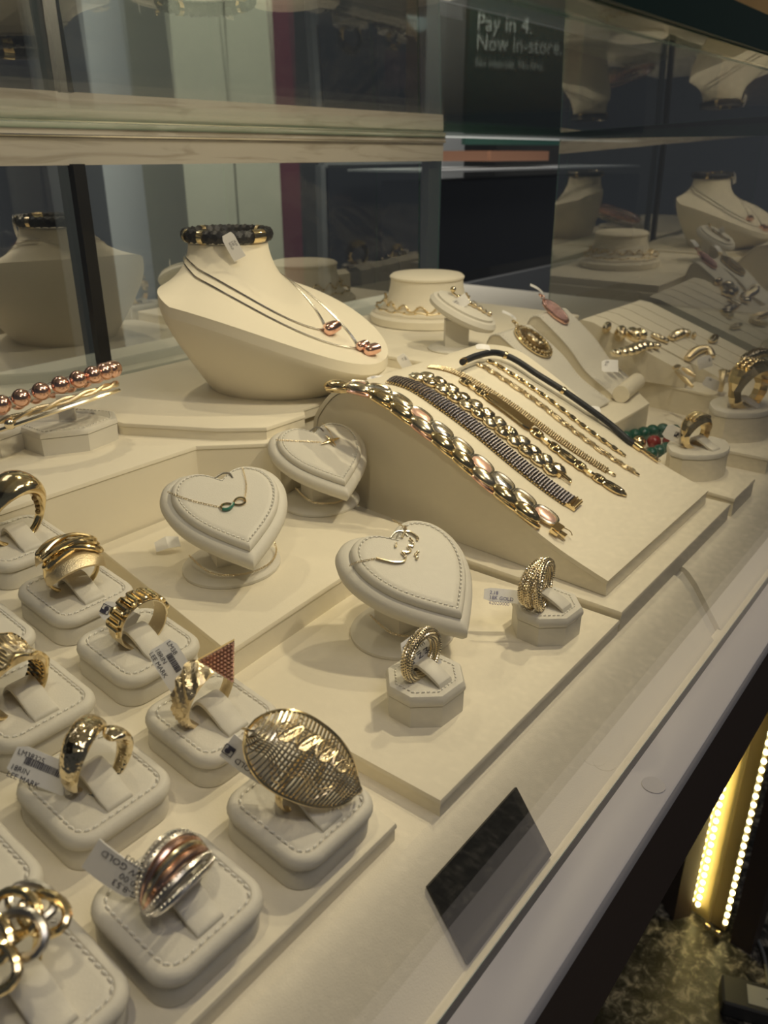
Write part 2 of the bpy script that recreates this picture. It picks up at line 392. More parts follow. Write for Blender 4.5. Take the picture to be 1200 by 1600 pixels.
# rear marble rail, posts and frames
rail = thing('trim_7', 'pale marble rail across the back of the window at eye height', None, (0, YR, .28)); del rail['category']; rail['kind'] = 'structure'
mb = MB(); mb.box((-.3, YR-.010, .2840), (.978, YR+.018, .3040)); mb.build('upper_rail', 'marble', rail, False, True)
mb = MB(); mb.box((-.3, YR-.007, .2610), (.978, YR+.015, .2836)); mb.build('lower_rail', 'marble', rail, False, True)
mb = MB(); mb.tube([(-.3, YR-.0102, .2838), (.978, YR-.0102, .2838)], .0012, 6); mb.build('light_bead', 'white_gold', rail, True, True)
pf = onY(142, 420, YR-.008)
mb = MB(); mb.box((pf.x-.0058, YR-.012, ZC-.02), (pf.x+.0058, YR-.004, .262)); tag(mb.build('frame_post', 'black_metal', None, False), 'slim black upright post in front of the rear glass', 'post')
mb = MB(); mb.box((pf.x-.0058, YR-.002, .304), (pf.x+.0058, YR+.006, .62)); tag(mb.build('frame_post', 'grey_metal', None, False), 'grey upright post seen above the marble rail', 'post')
a, b = onY(664, 300, YR+.01), onY(681, 300, YR+.01)
mb = MB(); mb.box((a.x, YR+.004, .0), (b.x, YR+.016, .262)); tag(mb.build('frame_post', 'grey_metal', None, False), 'grey metal door frame upright behind the small neck stand', 'post')
# risers and plates
def riser(label, poly, z0, z1, loc=None, m='cream', bev=.0016, name='display_riser', cat='riser', lip=0):
    c = sum((Vector((p[0], p[1])) for p in poly), Vector((0, 0)))/len(poly)
    mb = MB(); pl = densify([(p[0]-c.x, p[1]-c.y) for p in poly], 1)
    t = thing(name, label, cat, (c.x, c.y, z0))
    h = z1-z0; L = min(.0035, h*.35)
    stack(mb, pl, [(.0006, 0), (.0006, h-L)]); mb.build('body', m, t, True)
    mb = MB(); stack(mb, pl, [(.0010, h-L), (0, h-L+.0004), (0, h-bev), (bev*.3, h-bev*.3), (bev, h)]); mb.build('top_panel', m, t, True)
    return t
riser('low cream platform carrying the octagonal ring stands and front heart stand', [(.232, .1505), (.425, .1505), (.425, .300), (.232, .300)], 0, ZA)
TS = math.tan(math.radians(8.0))          # the ring tray slopes up towards the back
def tray_z(y): return ZT+(y-.158)*TS
tray = thing('display_tray', 'sloping cream tray carrying the rows of square ring stands', 'tray', (.10, .158, 0))
tp = densify([(-.04, .1580), (.2100, .1580), (.2330, .4300), (.2330, .4575), (-.04, .4575)], .02)
mb = MB(); mb.rings([[(p.x, p.y, 0) for p in offset(tp, .0006)], [(p.x, p.y, tray_z(p.y)-.003) for p in offset(tp, .0006)]]); mb.build('body', 'cream', tray, True, True)
mb = MB(); mb.rings([[(p.x, p.y, tray_z(p.y)+dz) for p in offset(tp, d)] for d, dz in ((.001, -.0032), (0, -.0028), (0, -.0014), (.0004, -.0004), (.0014, 0))]); mb.build('top_panel', 'cream', tray, True, True)
pb = [P(165, 868, ZB), P(360, 1002, ZB), P(670, 806, ZB)]
riser('middle cream riser carrying the two rear heart stands', [(.268, .4570), (.2365, .291), (.424, .3045), (.424, .395), (.4035, .4145), (.3595, .4570)], 0, ZB)
riser('tall cream rear riser under the large necklace bust', [(-.10, .4585), (.360, .4585), (.403, .4155), (.425, .4155), (.4500, .4450), (.97, .4450), (.97, YR-.014), (-.10, YR-.014)], 0, ZC)
dp = [P(120, 628, ZD), P(343, 668, ZD), P(427, 668, ZD), P(505, 645, ZD)]
riser('octagonal cream plinth directly beneath the large bust', [(.3780, .4540), (.4020, .4270), (.4440, .4270), (.4560, .4400), (.5300, .4400), (.6060, .4860), (.6060, .6150), (.5600, .6450), (.4000, .6450), (.3420, .6000), (.3420, .5200)], ZC, ZD, name='octagonal_plinth', cat='plinth')
riser('thin cream plate beneath the small neck stand', [(.6380, .4460), (.9650, .4460), (.9650, .655), (.6380, .655)], ZC, .0850)
riser('thin cream base board beneath the curved bracelet ramp', [(.4265, .1505), (.640, .1505), (.650, .4400), (.4440, .4400), (.4290, .4100)], 0, ZE)
# sloping dark plaque on the apron
mb = MB(); a, b = (.1385, -.0092), (.1172, -.0390)
nx = Vector((0, a[1]-b[1], -(a[0]-b[0]))); nx = Vector((0, -(a[1]-b[1]), (a[0]-b[0]))).normalized()*.0012
q4 = [Vector((.205, a[0], a[1])), Vector((.2785, a[0], a[1])), Vector((.2785, b[0], b[1])), Vector((.205, b[0], b[1]))]
mb.add([p+nx*.9 for p in q4]+[p-nx*.3 for p in q4], [(3, 2, 1, 0), (4, 5, 6, 7), (0, 1, 5, 4), (1, 2, 6, 5), (2, 3, 7, 6), (3, 0, 4, 7)])
tag(mb.build('dark_plaque', 'black_card', None, False), 'dark rectangular plaque on the sloping cream apron near the glass', 'plaque')

def tag_px(parent, px, py, dx, dy, wpx, hpx, near, **kw):
    """a tag whose centre is seen at a pixel, as far away as the point near; (dx, dy) is the writing direction in the picture"""
    depth = (Vector(near)-cam.location).dot(FW); c = cam.location+ray(px, py)*depth; k = depth/FPX
    ex = RT*dx-UP*dy; ey = FW.cross(ex)*-1; ey = ey if (RT*dy+UP*dx).dot(ey) > 0 else -ey
    ey = (ey+FW*.25).normalized()
    return price_tag(parent, c, ex, ey, wpx*k, hpx*k, **kw)
# ================================================================== ring stands
def tongue(mb, z, w=.0115, y0=.009, y1=-.0165, lift=.0075):
    pts = [(y0, z-.001), (y0*.6, z+lift*.75), (.001, z+lift), (-.006, z+lift*.72), (-.012, z+lift*.32), (y1, z+.0012), (y1-.0008, z-.001)]
    top = spline([(0, y, zz) for y, zz in pts], 4)
    mb.rings([[(-w/2, p.y, p.z), (-w/2+.0008, p.y, p.z+.0006), (w/2-.0008, p.y, p.z+.0006), (w/2, p.y, p.z), (w/2, p.y, p.z-.0018), (-w/2, p.y, p.z-.0018)] for p in top])
def on_tray(px, py, h=.0174):         # foot of a stand whose top centre is seen at a pixel
    d = ray(px, py); t = (ZT-.158*TS+h-CH)/(d.z-TS*d.y); return Vector((d.x*t, d.y*t, tray_z(d.y*t)))
def square_stand(label, loc, w=.0485):
    t = thing('ring_stand', label, 'ring stand', loc, 0, 'square ring stands on the tray', math.atan(TS))
    pl = rrect(w, w, .011, 6)
    mb = MB(); stack(mb, pl, [(.0016, 0), (.0010, .0006), (.0012, .0108), (.0022, .0120)]); mb.build('base', 'grey_leather', t)
    mb = MB(); stack(mb, pl, [(.0026, .0112), (.0004, .0122), (0, .0136), (.0004, .0154), (.0014, .0168), (.0030, .0176), (.0042, .0175), (.0050, .0167), (.0054, .0167), (.0062, .0173), (.0080, .0174)]); mb.build('padded_top', 'grey_leather', t)
    mb = MB(); stitches(mb, offset(pl, .0052), .0173, .0034, .0024, .00048); mb.build('stitching', 'thread', t)
    mb = MB(); tongue(mb, .0174); mb.build('tongue', 'grey_leather', t)
    return t
def octagon_stand(label, x, y, z, rz=0, w=.041, h=.0185):
    t = thing('octagonal_ring_stand', label, 'ring stand', (x, y, z), rz, 'octagonal ring stands on the low platform')
    pl = densify(octa(w, w*.92, .0115), .004)
    mb = MB(); stack(mb, pl, [(.0008, 0), (.0006, h*.66), (.0016, h*.7)]); mb.build('base', 'grey_leather', t, True, False, 30)
    mb = MB(); stack(mb, pl, [(.0022, h*.66), (.0002, h*.7), (-.0002, h*.78), (.0002, h*.9), (.0012, h*.985), (.0030, h), (.0042, h-.0004), (.0056, h-.0002)]); mb.build('padded_top', 'grey_leather', t)
    mb = MB(); stitches(mb, offset(pl, .0046), h, .0026, .0018, .00036); mb.build('stitching', 'thread', t)
    mb = MB(); tongue(mb, h, .0095, .007, -.013, .007); mb.build('tongue', 'grey_leather', t)
    return t
S = {}
for k, (px, py, lb) in dict(
        a=(24, 838, 'square stitched ring stand holding the plain teardrop dome ring'),
        b=(115, 915, 'square stitched ring stand holding the ring of crossing loops'),
        c=(212, 998, 'square stitched ring stand holding the meander pattern ring'),
        d=(35, 1085, 'square stitched ring stand holding the ridged bark ring'),
        e=(327, 1108, 'square stitched ring stand holding the open ring with triangular end'),
        f=(142, 1215, 'square stitched ring stand holding the hammered double dome ring'),
        g=(464, 1245, 'square stitched ring stand holding the large openwork leaf ring'),
        h=(272, 1395, 'square stitched ring stand holding the ball of striped bands'),
        i=(40, 1545, 'square ring stand in the bottom left corner, cut by the frame'),
        j=(-80, 1365, 'square ring stand at left edge between bark ring and bottom corner'),
        k=(-50, 985, 'square ring stand at left edge below the dome ring stand')).items():
    c = on_tray(px, py)
    S[k] = (square_stand(lb, c), c+Vector((0, -math.sin(math.atan(TS))*.0174, math.cos(math.atan(TS))*.0174)))
S['o1'] = (octagon_stand('octagonal ring stand with the single mesh ring, nearest the low platform corner', .2835, .1960, ZA, math.radians(-4)), Vector((.2835, .1960, ZA+.0185)))
S['o2'] = (octagon_stand('octagonal ring stand with the interlaced mesh ring beside the bracelet ramp', .3870, .1815, ZA, math.radians(-4)), Vector((.3870, .1815, ZA+.0185)))

# ------------------------------------------------------------------ rings: local x across, z up, y along the finger hole, origin on the pad
RSC = dict(o1=1.22, o2=1.25, a=1.5, b=1.3, c=1.2, d=1.35, e=1.3, f=1.12, g=1.2, h=.95, i=1.2)
def ring_thing(label, k, dy=0, rz=0, dx=0, group='rings on the stands'):
    c = S[k][1]; return thing('finger_ring', label, 'ring', (c.x+dx, c.y+dy, c.z), rz, group, 0 if k[0] == 'o' else math.atan(TS), RSC.get(k, 1.2))
def band(mb, R, sec, n=64, a0=0, a1=360, zc=None):
    """sec(a) gives the closed cross-section as (y, radius offset) points at angle a (degrees, 90 = top)"""
    zc = R-.0012 if zc is None else zc; rs = []; full = abs(a1-a0) >= 360
    for i in range(n if full else n+1):
        a = a0+(a1-a0)*i/n; ca, sa = math.cos(math.radians(a)), math.sin(math.radians(a))
        rs.append([((R+d)*ca, y, zc+(R+d)*sa) for y, d in sec(a)])
    if full: mb.loop(rs)
    else: mb.rings(rs)
def oval_sec(w, t, n=12, y0=0): return [(y0+w/2*math.cos(2*PI*k/n), t*(.5+.5*math.sin(2*PI*k/n))) for k in range(n)]
def bump1(a, c, s): d = (a-c+180) % 360-180; return math.exp(-(d/s)**2)
YV = Vector((0, 1, 0))

# a: teardrop dome
t = ring_thing('polished gold ring with a big plain teardrop dome', 'a', .0, math.radians(8), .000)
mb = MB(); band(mb, .0102, lambda a: oval_sec(.0035+.0125*bump1(a, 80, 58), .0016+.0066*bump1(a, 78, 46), 16), 72); mb.build('dome_band', 'gold', t)
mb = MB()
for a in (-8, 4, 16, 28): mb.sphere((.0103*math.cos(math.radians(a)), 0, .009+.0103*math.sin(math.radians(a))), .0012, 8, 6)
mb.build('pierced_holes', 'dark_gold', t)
# b: crossing loops with two brushed leaves
t = ring_thing('gold ring of crossing loops with brushed leaf panels', 'b', .002, math.radians(-14))
mb = MB(); band(mb, .0098, lambda a: oval_sec(.0035, .0015, 10), 48); mb.build('shank', 'gold', t)
for s, yy in ((1, .0045), (-1, -.0050)):
    mb = MB(); rs = []
    for i in range(13):
        u = -1+2*i/12; a = 90-u*72*1.0; ww = .0085*math.sqrt(max(.0001, 1-u*u))
        ca, sa = math.cos(math.radians(a)), math.sin(math.radians(a)); R0 = .0112
        rs.append([(R0*ca*1.15, yy+s*(v*ww)-s*u*.0015, .0086+R0*sa-.0022*(v-.4)**2+dz) for v, dz in ((-.3, .0), (.2, .0004), (.6, .0002), (1.0, -.0016), (1.0, -.0024), (.6, -.0006), (.2, -.0004), (-.3, -.0008))])
    mb.rings(rs); mb.build('leaf_panel', 'gold_brushed', t)
for kk, (tl, w0, rr) in enumerate(((.0046, .2, .0013), (-.0040, -.35, .0012), (.0, .9, .0011), (.0022, -.8, .0010))):
    mb = MB(); pts = []
    for i in range(40):
        a = 2*PI*i/40; x = .0112*math.cos(a); y = tl*math.cos(a)+.0042*math.sin(a)*(1 if kk % 2 else -1)
        pts.append((x, y, .0204+.0009*kk-.0048*math.cos(a)**2+.0016*math.sin(a)*w0))
    mb.tube(pts, rr, 8, True); mb.build('loop', 'gold', t)
# c: meander ring
t = ring_thing('polished gold ring with a raised meander pattern', 'c', .001, 0, .001)
mb = MB(); band(mb, .0108, lambda a: [(-.0038, 0), (.0038, 0), (.0038, .0007), (-.0038, .0007)], 64); mb.build('inner_band', 'gold_brushed', t, True, False, 20)
mb = MB(); pts = []; N = 16; ys = .0034
for i in range(N):
    a = 180-(i+.0)*180/N; a2 = 180-(i+1.)*180/N; sgn = 1 if i % 2 else -1
    pts += [(a, sgn*ys), (a2, sgn*ys)]
path = []
for a, y in pts:
    path.append(Vector((math.cos(math.radians(a))*.0122, y, .0096+math.sin(math.radians(a))*.0122)))
path = resample(path, .0011); mb.tube(path, .0011, 8); mb.build('meander_rail', 'gold', t)
mb = MB()
for s in (-1, 1): mb.tube([(math.cos(PI*i/24)*.0112, s*.0040, .0096+math.sin(PI*i/24)*.0112) for i in range(25)], .0004, 6)
mb.build('edge_wire', 'gold_pale', t)
tag_px(t, 186, 962, .9, .42, 58, 30, S['c'][1]+Vector((0, .016, .012)), logo=(-.0095, -.0022))
# d: bark ring
t = ring_thing('wide gold ring with slanted bark ridges and flared edges', 'd', .0, math.radians(4), -.007)
mb = MB(); rs = []; N = 130
for i in range(N):
    a = 2*PI*i/N; top = max(0, math.sin(a)); row = []
    for j in range(11):
        v = -1+j/5; hw = .0042+.0032*top; rd = .0009*(((i*7+int(j*1.2)*3) % 13)/13) if i % 2 else 0
        rad = .0112+.0011*top+rd*top+.0011*top*v*v
        row.append((rad*math.cos(a), v*hw+.0009*math.sin(9*a)*top, .010+rad*math.sin(a)))
    inner = [(.0106*math.cos(a), v*(.0042+.0030*top), .010+.0106*math.sin(a)) for v in (1, -1)]
    rs.append(row+inner)
mb.loop(rs); mb.build('ridged_band', 'gold_soft', t, True, False, 25)
mb = MB()
for s in (-1, 1): mb.tube([((.0113+.002*max(0, math.sin(2*PI*i/48)))*math.cos(2*PI*i/48), s*(.0042+.0033*max(0, math.sin(2*PI*i/48)))+.0009*math.sin(18*PI*i/48)*max(0, math.sin(2*PI*i/48)), .010+(.0113+.002*max(0, math.sin(2*PI*i/48)))*math.sin(2*PI*i/48)) for i in range(48)], .0006, 6, True)
mb.build('flared_edge', 'gold', t)
mb = MB()
for i in range(14):
    a = math.radians(-40+i*9)
    for s in (-1, 1): mb.tube([(.0104*math.cos(a), -.004*s, .010+.0104*math.sin(a)), (.0104*math.cos(a+.22), .004*s, .010+.0104*math.sin(a+.22))], .00035, 4)
mb.build('inner_lattice', 'gold', t)
# e: open ring with triangular end
t = ring_thing('open gold ring with wavy texture and jewelled triangular end', 'e', .002, math.radians(6), -.003)
mb = MB()
def sec_e(a):
    k = max(0, min(1, (a-100)/150)); w = .0105-.0060*k
    n = 8; return [(-w/2+w*j/(n-1), .0009+.0007*math.sin(j*1.6+a*.25)+.0008*math.sin(PI*j/(n-1))) for j in range(n)]+[(w/2, 0), (-w/2, 0)]
band(mb, .0112, sec_e, 60, 98, 300); mb.build('wavy_end', 'gold_soft', t, True, False, 50)
mb = MB(); band(mb, .0112, lambda a: oval_sec(.0046, .0018, 10), 28, 298, 400); mb.build('shank', 'gold_soft', t)
rt_, up_ = Vector((.66, -.75, 0)), Vector((.25, .20, .95))
o = Vector((.0078, 0, .0172)); T3 = [o-rt_*.0080+up_*.0008, o+rt_*.0045-up_*.0074, o+rt_*.0040+up_*.0080]; mb = MB(); nr = (T3[1]-T3[0]).cross(T3[2]-T3[0]).normalized()
if nr.x > 0: nr = -nr
mb.rings([[p-nr*.0020 for p in T3], [p for p in T3]]); mb.build('triangle_setting', 'gold', t, True, False, 20)
mb = MB()
for i in range(10):
    for j in range(10-i):
        u, v = (i+.5)/10.5, (j+.5)/10.5; p = T3[0]+(T3[1]-T3[0])*u+(T3[2]-T3[0])*v; mb.sphere(p+nr*.0002, .00072, 6, 4)
for i in range(10):
    for j in range(9-i):
        pass
stuff(mb.build('pave_stones', 'pink_gold_dark', t))
M = None
tag_px(t, 269, 1039, .53, .85, 74, 46, S['e'][1]+Vector((-.008, .010, .012)), lines=['LM38', '', '18RIN', 'LEE MARK'], size=.0029, bars=(-.005, .004, -.0002, .0026), tx=-.0098)
# f: hammered double dome
t = ring_thing('hammered gold bypass ring of two overlapping domes', 'f', .001, math.radians(16))
sm = lambda v: max(0, min(1, v))**.8
mb = MB(); band(mb, .0100, lambda a: oval_sec((.0034+.0072*sm((225-a)/110))*(.55+.45*sm((a-38)/14)), (.0014+.0036*sm((225-a)/110))*(.5+.5*sm((a-38)/14)), 16, .0030*math.cos(math.radians(a))+.0030), 60, 38, 240); mb.build('larger_dome', 'gold_hammer', t)
mb = MB(); band(mb, .0100, lambda a: oval_sec((.0034+.0060*sm((a+60)/110))*(.55+.45*sm((74-a)/14)), (.0014+.0030*sm((a+60)/110))*(.5+.5*sm((74-a)/14)), 16, -.0048), 56, -125, 74); mb.build('smaller_dome', 'gold_hammer', t)
tag_px(t, 64, 1202, .925, .38, 98, 48, S['f'][1]+Vector((-.014, .012, .008)), lines=['LM38325', '', '18RIN', 'LEE MARK'], size=.0030, bars=(-.007, .010, -.0002, .0026), tx=-.0110)
# g: openwork leaf ring
t = ring_thing('large openwork leaf ring of fine gold wires', 'g', .001, math.radians(0))
mb = MB(); band(mb, .0098, lambda a: oval_sec(.0034, .0013, 10), 40); mb.build('shank', 'gold', t)
def leaf(u, v):      # u along the length -1..1, v across -1..1
    hw = .0128*max(0, 1-abs(u)**2.4)**.62*(1-.18*u)
    ex = Vector((.617*.80, -.786*.80, -.50)).normalized(); ey = Vector((.786*.75, .617*.75, .62)); ey = (ey-ex*ey.dot(ex)).normalized(); ez = ex.cross(ey)
    return Vector((.0005, -.002, .0185))+ex*(u*.0222)+ey*(v*hw)+ez*(.0040-.0040*(u*u)-.0045*v*v)
mb = MB()
for s in (-1, 1): mb.tube([leaf(-1+2*i/36, s) for i in range(37)], .0007, 6)
mb.build('rim', 'gold', t)
mb = MB()
for i in range(30):
    u = -.96+1.92*i/29; mb.tube([leaf(u+.10*(v/3), v/3) for v in range(-3, 4)], .00046, 5)
mb.build('cross_wires', 'gold_pale', t)
mb = MB()
for j in range(-6, 7):
    mb.tube([leaf(-.97+1.94*i/20, j/7*(.75+.25*math.cos(i))) for i in range(21)], .00036, 4)
for cu in (-.55, -.25, .1, .42):
    for s in (0, 1, 2):
        mb.tube([leaf(cu+.13*math.cos(2*PI*i/14)+.05*s, .35+.28*math.sin(2*PI*i/14+s)) for i in range(14)], .0005, 5, True)
mb.build('scroll_wires', 'gold_soft', t)
tag_px(t, 392, 1190, -.82, -.57, 92, 46, S['g'][1]+Vector((-.010, .012, .012)), lines=['JAW GOLD', '', '2.97'], size=.0036, ink='tag_ink', logo=(.0075, -.0015), tx=-.0125)
# h: ball of striped bands
t = ring_thing('round ring of curved bands in white, rose and yellow gold', 'h', .001, math.radians(-10))
mb = MB(); band(mb, .0096, lambda a: oval_sec(.0045, .0015, 10), 40); mb.build('shank', 'white_gold', t)
def hoop(u, rr, lift=0): # one of the curved bands over the ball
    pts = []
    for i in range(25):
        a = math.radians(-8+196*i/24); y = u*.0115*math.sin(a)**.6 if math.sin(a) > 0 else 0
        rx = .0138+lift; pts.append((rx*math.cos(a), y*1.0+.0035*math.cos(a), .0085+(.0145+lift-.0045*u*u)*math.sin(a)))
    return pts
for kk, (u, mm) in enumerate(((-.95, 'white_gold'), (-.62, 'silver_grey'), (-.32, 'rose_gold'), (-.02, 'gold_pale'), (.28, 'rose_gold'), (.60, 'silver_grey'), (.93, 'white_gold'))):
    mb = MB(); mb.tube(hoop(u, 0), .0015 if mm != 'silver_grey' else .0017, 8); mb.build('curved_band', mm, t)
    if mm in ('white_gold', 'silver_grey'):
        mb = MB(); hp = hoop(u, 0, .0012)
        for p in resample(hp, .0017)[2:-2]: mb.sphere(p, .0007, 6, 4)
        stuff(mb.build('stones', 'white_gold', t))
tag_px(t, 182, 1360, -.83, -.55, 98, 62, S['h'][1]+Vector((-.014, .010, .010)), lines=['G-8.53', 'S-0.00', 'JAW GOLD', '422003'], size=.0037, tx=-.0110)
# i: blurred foreground ring of twisting leaves
t = ring_thing('ring of intertwined gold and silver leaf loops, bottom left', 'i', .004, .3, -.004)
mb = MB(); band(mb, .0098, lambda a: oval_sec(.0036, .0014, 10), 40); mb.build('shank', 'gold', t)
for kk in range(7):
    mb = MB(); a0 = -.9+kk*.36; pts = []
    for i in range(16):
        a = 2*PI*i/16; pts.append((.004*math.cos(a)+.013*math.sin(a0), .0065*math.sin(a)+.003*(-1)**kk, .0185+.003*math.cos(a)*math.cos(a0)+.0045*math.cos(a0)))
    mb.tube(pts, .0013, 7, True); mb.build('leaf_loop', 'gold' if kk % 3 else 'silver_grey', t)
# o1 and o2: mesh rings
def mesh_torus(mb, c, R, r, ax, n, m, sz, amp=0):
    ax = Vector(ax).normalized(); e1 = ax.orthogonal().normalized(); e2 = ax.cross(e1); c = Vector(c)
    for i in range(n):
        for k in range(m):
            a = 2*PI*(i+.5*(k % 2))/n; b = 2*PI*k/m; d = e1*math.cos(a)+e2*math.sin(a); p = c+d*(R+r*math.cos(b))+ax*r*math.sin(b)
            o = d*math.cos(b)+ax*math.sin(b); tt = -e1*math.sin(a)+e2*math.cos(a); q = tt.cross(o)
            mb.add([p+tt*sz, p+q*sz*.8, p-tt*sz, p-q*sz*.8, p+o*sz*.7], [(0, 1, 4), (1, 2, 4), (2, 3, 4), (3, 0, 4)])
t = ring_thing('single gold mesh ring standing on a stitched octagon', 'o1', .002, math.radians(-2), -.001)
mb = MB(); mb.torus((0, 0, .0092), .0098, .0022, YV, 48, 10); mb.build('hoop', 'gold_soft', t)
mb = MB(); mesh_torus(mb, (0, 0, .0092), .0098, .0022, YV, 56, 14, .0007); stuff(mb.build('mesh_scales', 'gold_pale', t, False))
tag_px(t, 656, 1022, .55, .83, 62, 44, S['o1'][1]+Vector((.002, .016, .012)), lines=['LEE M', '18RIN', 'LM38'], size=.0040, bars=(-.004, .004, -.008, -.0048), tx=-.0085)
t = ring_thing('interlaced gold mesh ring of three strands by the ramp', 'o2', .003, math.radians(2), -.006)
for kk, (ay, az, dy) in enumerate(((.18, .05, .0022), (-.20, -.04, -.0018), (.02, .12, .0002))):
    ax = Vector((ay, 1, az)); mb = MB(); mb.torus((0, dy, .0110), .0103+.0003*kk, .0018, ax, 44, 9); h = mb.build('strand', 'gold_soft', t)
    mb = MB(); mesh_torus(mb, (0, dy, .0110), .0103+.0003*kk, .0018, ax, 54, 12, .0006); stuff(mb.build('mesh_scales', 'gold_pale', h, False))
tag_px(t, 787, 931, .995, .10, 62, 21, S['o2'][1]+Vector((-.012, .012, .004)), lines=['2.18', '18K GOLD', '62020000'], size=.0030, ink='tag_ink_blue', tx=-.0085)

# ================================================================== heart stands
def heart_outline(w, n=56):                                   # counter-clockwise, starting at the tip
    half = [(0, -1.26), (.10, -1.17), (.30, -.98), (.55, -.72), (.78, -.42), (.94, -.08), (1.0, .22), (.97, .48), (.86, .69), (.68, .82), (.48, .86), (.28, .80), (.12, .68), (0, .57)]
    R = spline([(x, y, 0) for x, y in half], 4); L_ = [Vector((-p.x, p.y, 0)) for p in reversed(R[1:-1])]
    return resample([(p.x*w/2, p.y*w/2, 0) for p in R+L_], w/34, True)
def hstack(mb, w, prof):                                      # heart outline shrunk towards its middle
    o = heart_outline(w); n = len(o); c = Vector((0, .002*w/.07, 0))
    mb.rings([[((p.x-c.x)*(1-2*d/w)+c.x, (p.y-c.y)*(1-2*d/w)+c.y, z) for p in o] for d, z in prof])
def heart_stand(label, base, head, sc, z, lift, tiltdeg, fwd=0.0):
    """base: foot centre; head: direction (degrees) the tip points to"""
    t = thing('heart_stand', label, 'necklace stand', (base.x, base.y, z), 0, 'heart necklace stands')
    mb = MB(); el = lambda r, zz: [(r*1.0*math.cos(2*PI*i/48), r*.92*math.sin(2*PI*i/48), zz) for i in range(48)]
    mb.M = Matrix.Scale(sc, 4); mb.rings([el(.0335, 0), el(.0340, .0004), el(.0340, .0022), el(.0320, .0042), el(.0270, .0060), el(.020, .0070)]); mb.build('foot', 'grey_leather', t)
    a = math.radians(head); d = Vector((math.cos(a), math.sin(a), 0)); ex = Vector((-d.y, d.x, 0))
    mb = MB(Matrix.Rotation(a+PI/2, 4, 'Z') @ Matrix.Scale(sc, 4)); mb.rings([[(x*k, (y+yo)*k, zz) for x, y in ((-.013, -.012), (.013, -.012), (.013, .012), (-.013, .012))] for zz, k, yo in ((.005, 1, 0), (lift*.55/sc, 1, .0), (lift*1.02/sc, 1.0, .002))]); mb.build('stem', 'grey_leather', t, False)
    tl = math.radians(tiltdeg); ey = -(d*math.cos(tl)-Vector((0, 0, math.sin(tl)))*1.0); ey = Vector((-d.x*math.cos(tl), -d.y*math.cos(tl), math.sin(tl)))
    ex = Vector((d.y, -d.x, 0))*-1; ez = ex.cross(ey)
    if ez.z < 0: ex = -ex; ez = ex.cross(ey)
    Mh = Matrix(((ex.x, ey.x, ez.x, d.x*fwd), (ex.y, ey.y, ez.y, d.y*fwd), (ex.z, ey.z, ez.z, lift), (0, 0, 0, 1))) @ Matrix.Scale(sc, 4)
    mb = MB(Mh); hstack(mb, .0830, [(.0120, 0), (.0050, .0016), (.0016, .0042), (0, .0080), (.0006, .0110), (.0026, .0132), (.0060, .0142)]); mb.build('heart_cushion', 'grey_leather', t)
    mb = MB(Mh); hstack(mb, .0695, [(.0012, .0136), (0, .0146), (0, .0160), (.0008, .0176), (.0022, .0187), (.0032, .0188), (.0039, .0181), (.0043, .0181), (.0050, .0187), (.0080, .0189)]); mb.build('heart_pad', 'grey_leather', t)
    mb = MB(Mh); stitches(mb, [(p.x*.882, (p.y-.002)*.882+.002) for p in heart_outline(.0695)], .0187, .0033, .0023, .00048); mb.build('stitching', 'thread', t)
    mb = MB(Mh); mb.tube(spline([(-.0035, .0215, .0188), (.002, .0238, .0196), (.0065, .0225, .0196), (.0075, .0185, .0190)], 5), .0007, 6); mb.build('hook_slit', 'silver_grey', t)
    return t, Matrix.Translation((base.x, base.y, z)) @ Mh
h1, M1 = heart_stand('heart necklace stand with the infinity pendant, left of the middle riser', P(363, 884, ZB), -116, .95, ZB, .033, 22, .001)
h2, M2 = heart_stand('heart necklace stand with the crossed leaf pendant beside the bracelet ramp', P(502, 784, ZB), -114, .90, ZB, .031, 22, .002)
h3, M3 = heart_stand('heart necklace stand with the curly script pendant on the low platform', P(630, 985, ZA), -104, .97, ZA, .034, 22, .004)
def on_heart(M, pts, z=.0194): return [M @ Vector((x, y, z)) for x, y in pts]
def necklace(label, M, left, right, drop=None, loc=None):
    c = M @ Vector((0, 0, .019)); t = thing('necklace', label, 'necklace', (c.x, c.y, c.z), 0, 'fine necklaces on the heart stands')
    mb = MB()
    for pts in (left, right):
        chain(mb, spline(on_heart(M, pts), 4), .00155, .00062, .00020)
    # strand wrapped beneath the cushion and around the stem
    if drop: chain(mb, spline(drop, 5), .00165, .00066, .00022)
    stuff(mb.build('chain', 'gold_soft', t, True, True)); return t
def under(M, c, z, r):      # a loose loop round the stem and over the foot
    return [c+Vector((r*math.cos(a), r*.92*math.sin(a), z+dz)) for a, dz in ((3.0, .012), (3.6, .004), (4.3, .0015), (5.0, .0012), (5.7, .002), (6.2, .008))]
b1 = P(363, 884, ZB); b1.z = ZB; b2 = P(502, 784, ZB); b2.z = ZB; b3 = P(630, 985, ZA); b3.z = ZA
n1 = necklace('fine gold necklace with a small infinity pendant, half green', M1, [(-.0360, .0150), (-.024, .004), (-.0075, -.0070)], [(.0080, -.0052), (.0140, .010), (.0165, .0265)], under(M1, b1, .006, .030))
mb = MB(M1); lem = lambda a, w: (w*math.cos(a)/(1+math.sin(a)**2), w*.95*math.sin(a)*math.cos(a)/(1+math.sin(a)**2))
pts = [(lem(2*PI*i/48, .0085)) for i in range(49)]; rot = math.radians(14)
f_ = lambda x, y, z=.0200: (x*math.cos(rot)-y*math.sin(rot)+.0005, x*math.sin(rot)+y*math.cos(rot)-.0060, z)
g_ = [f_(x, y, .0200+.0005*math.sin(i/48*2*PI)) for i, (x, y) in enumerate(pts)]
pend = MB(M1); pend.tube(g_[0:13]+[], .0008, 7); pend.tube(g_[22:49], .0008, 7); pen = pend.build('infinity_pendant', 'gold', n1, True, True)
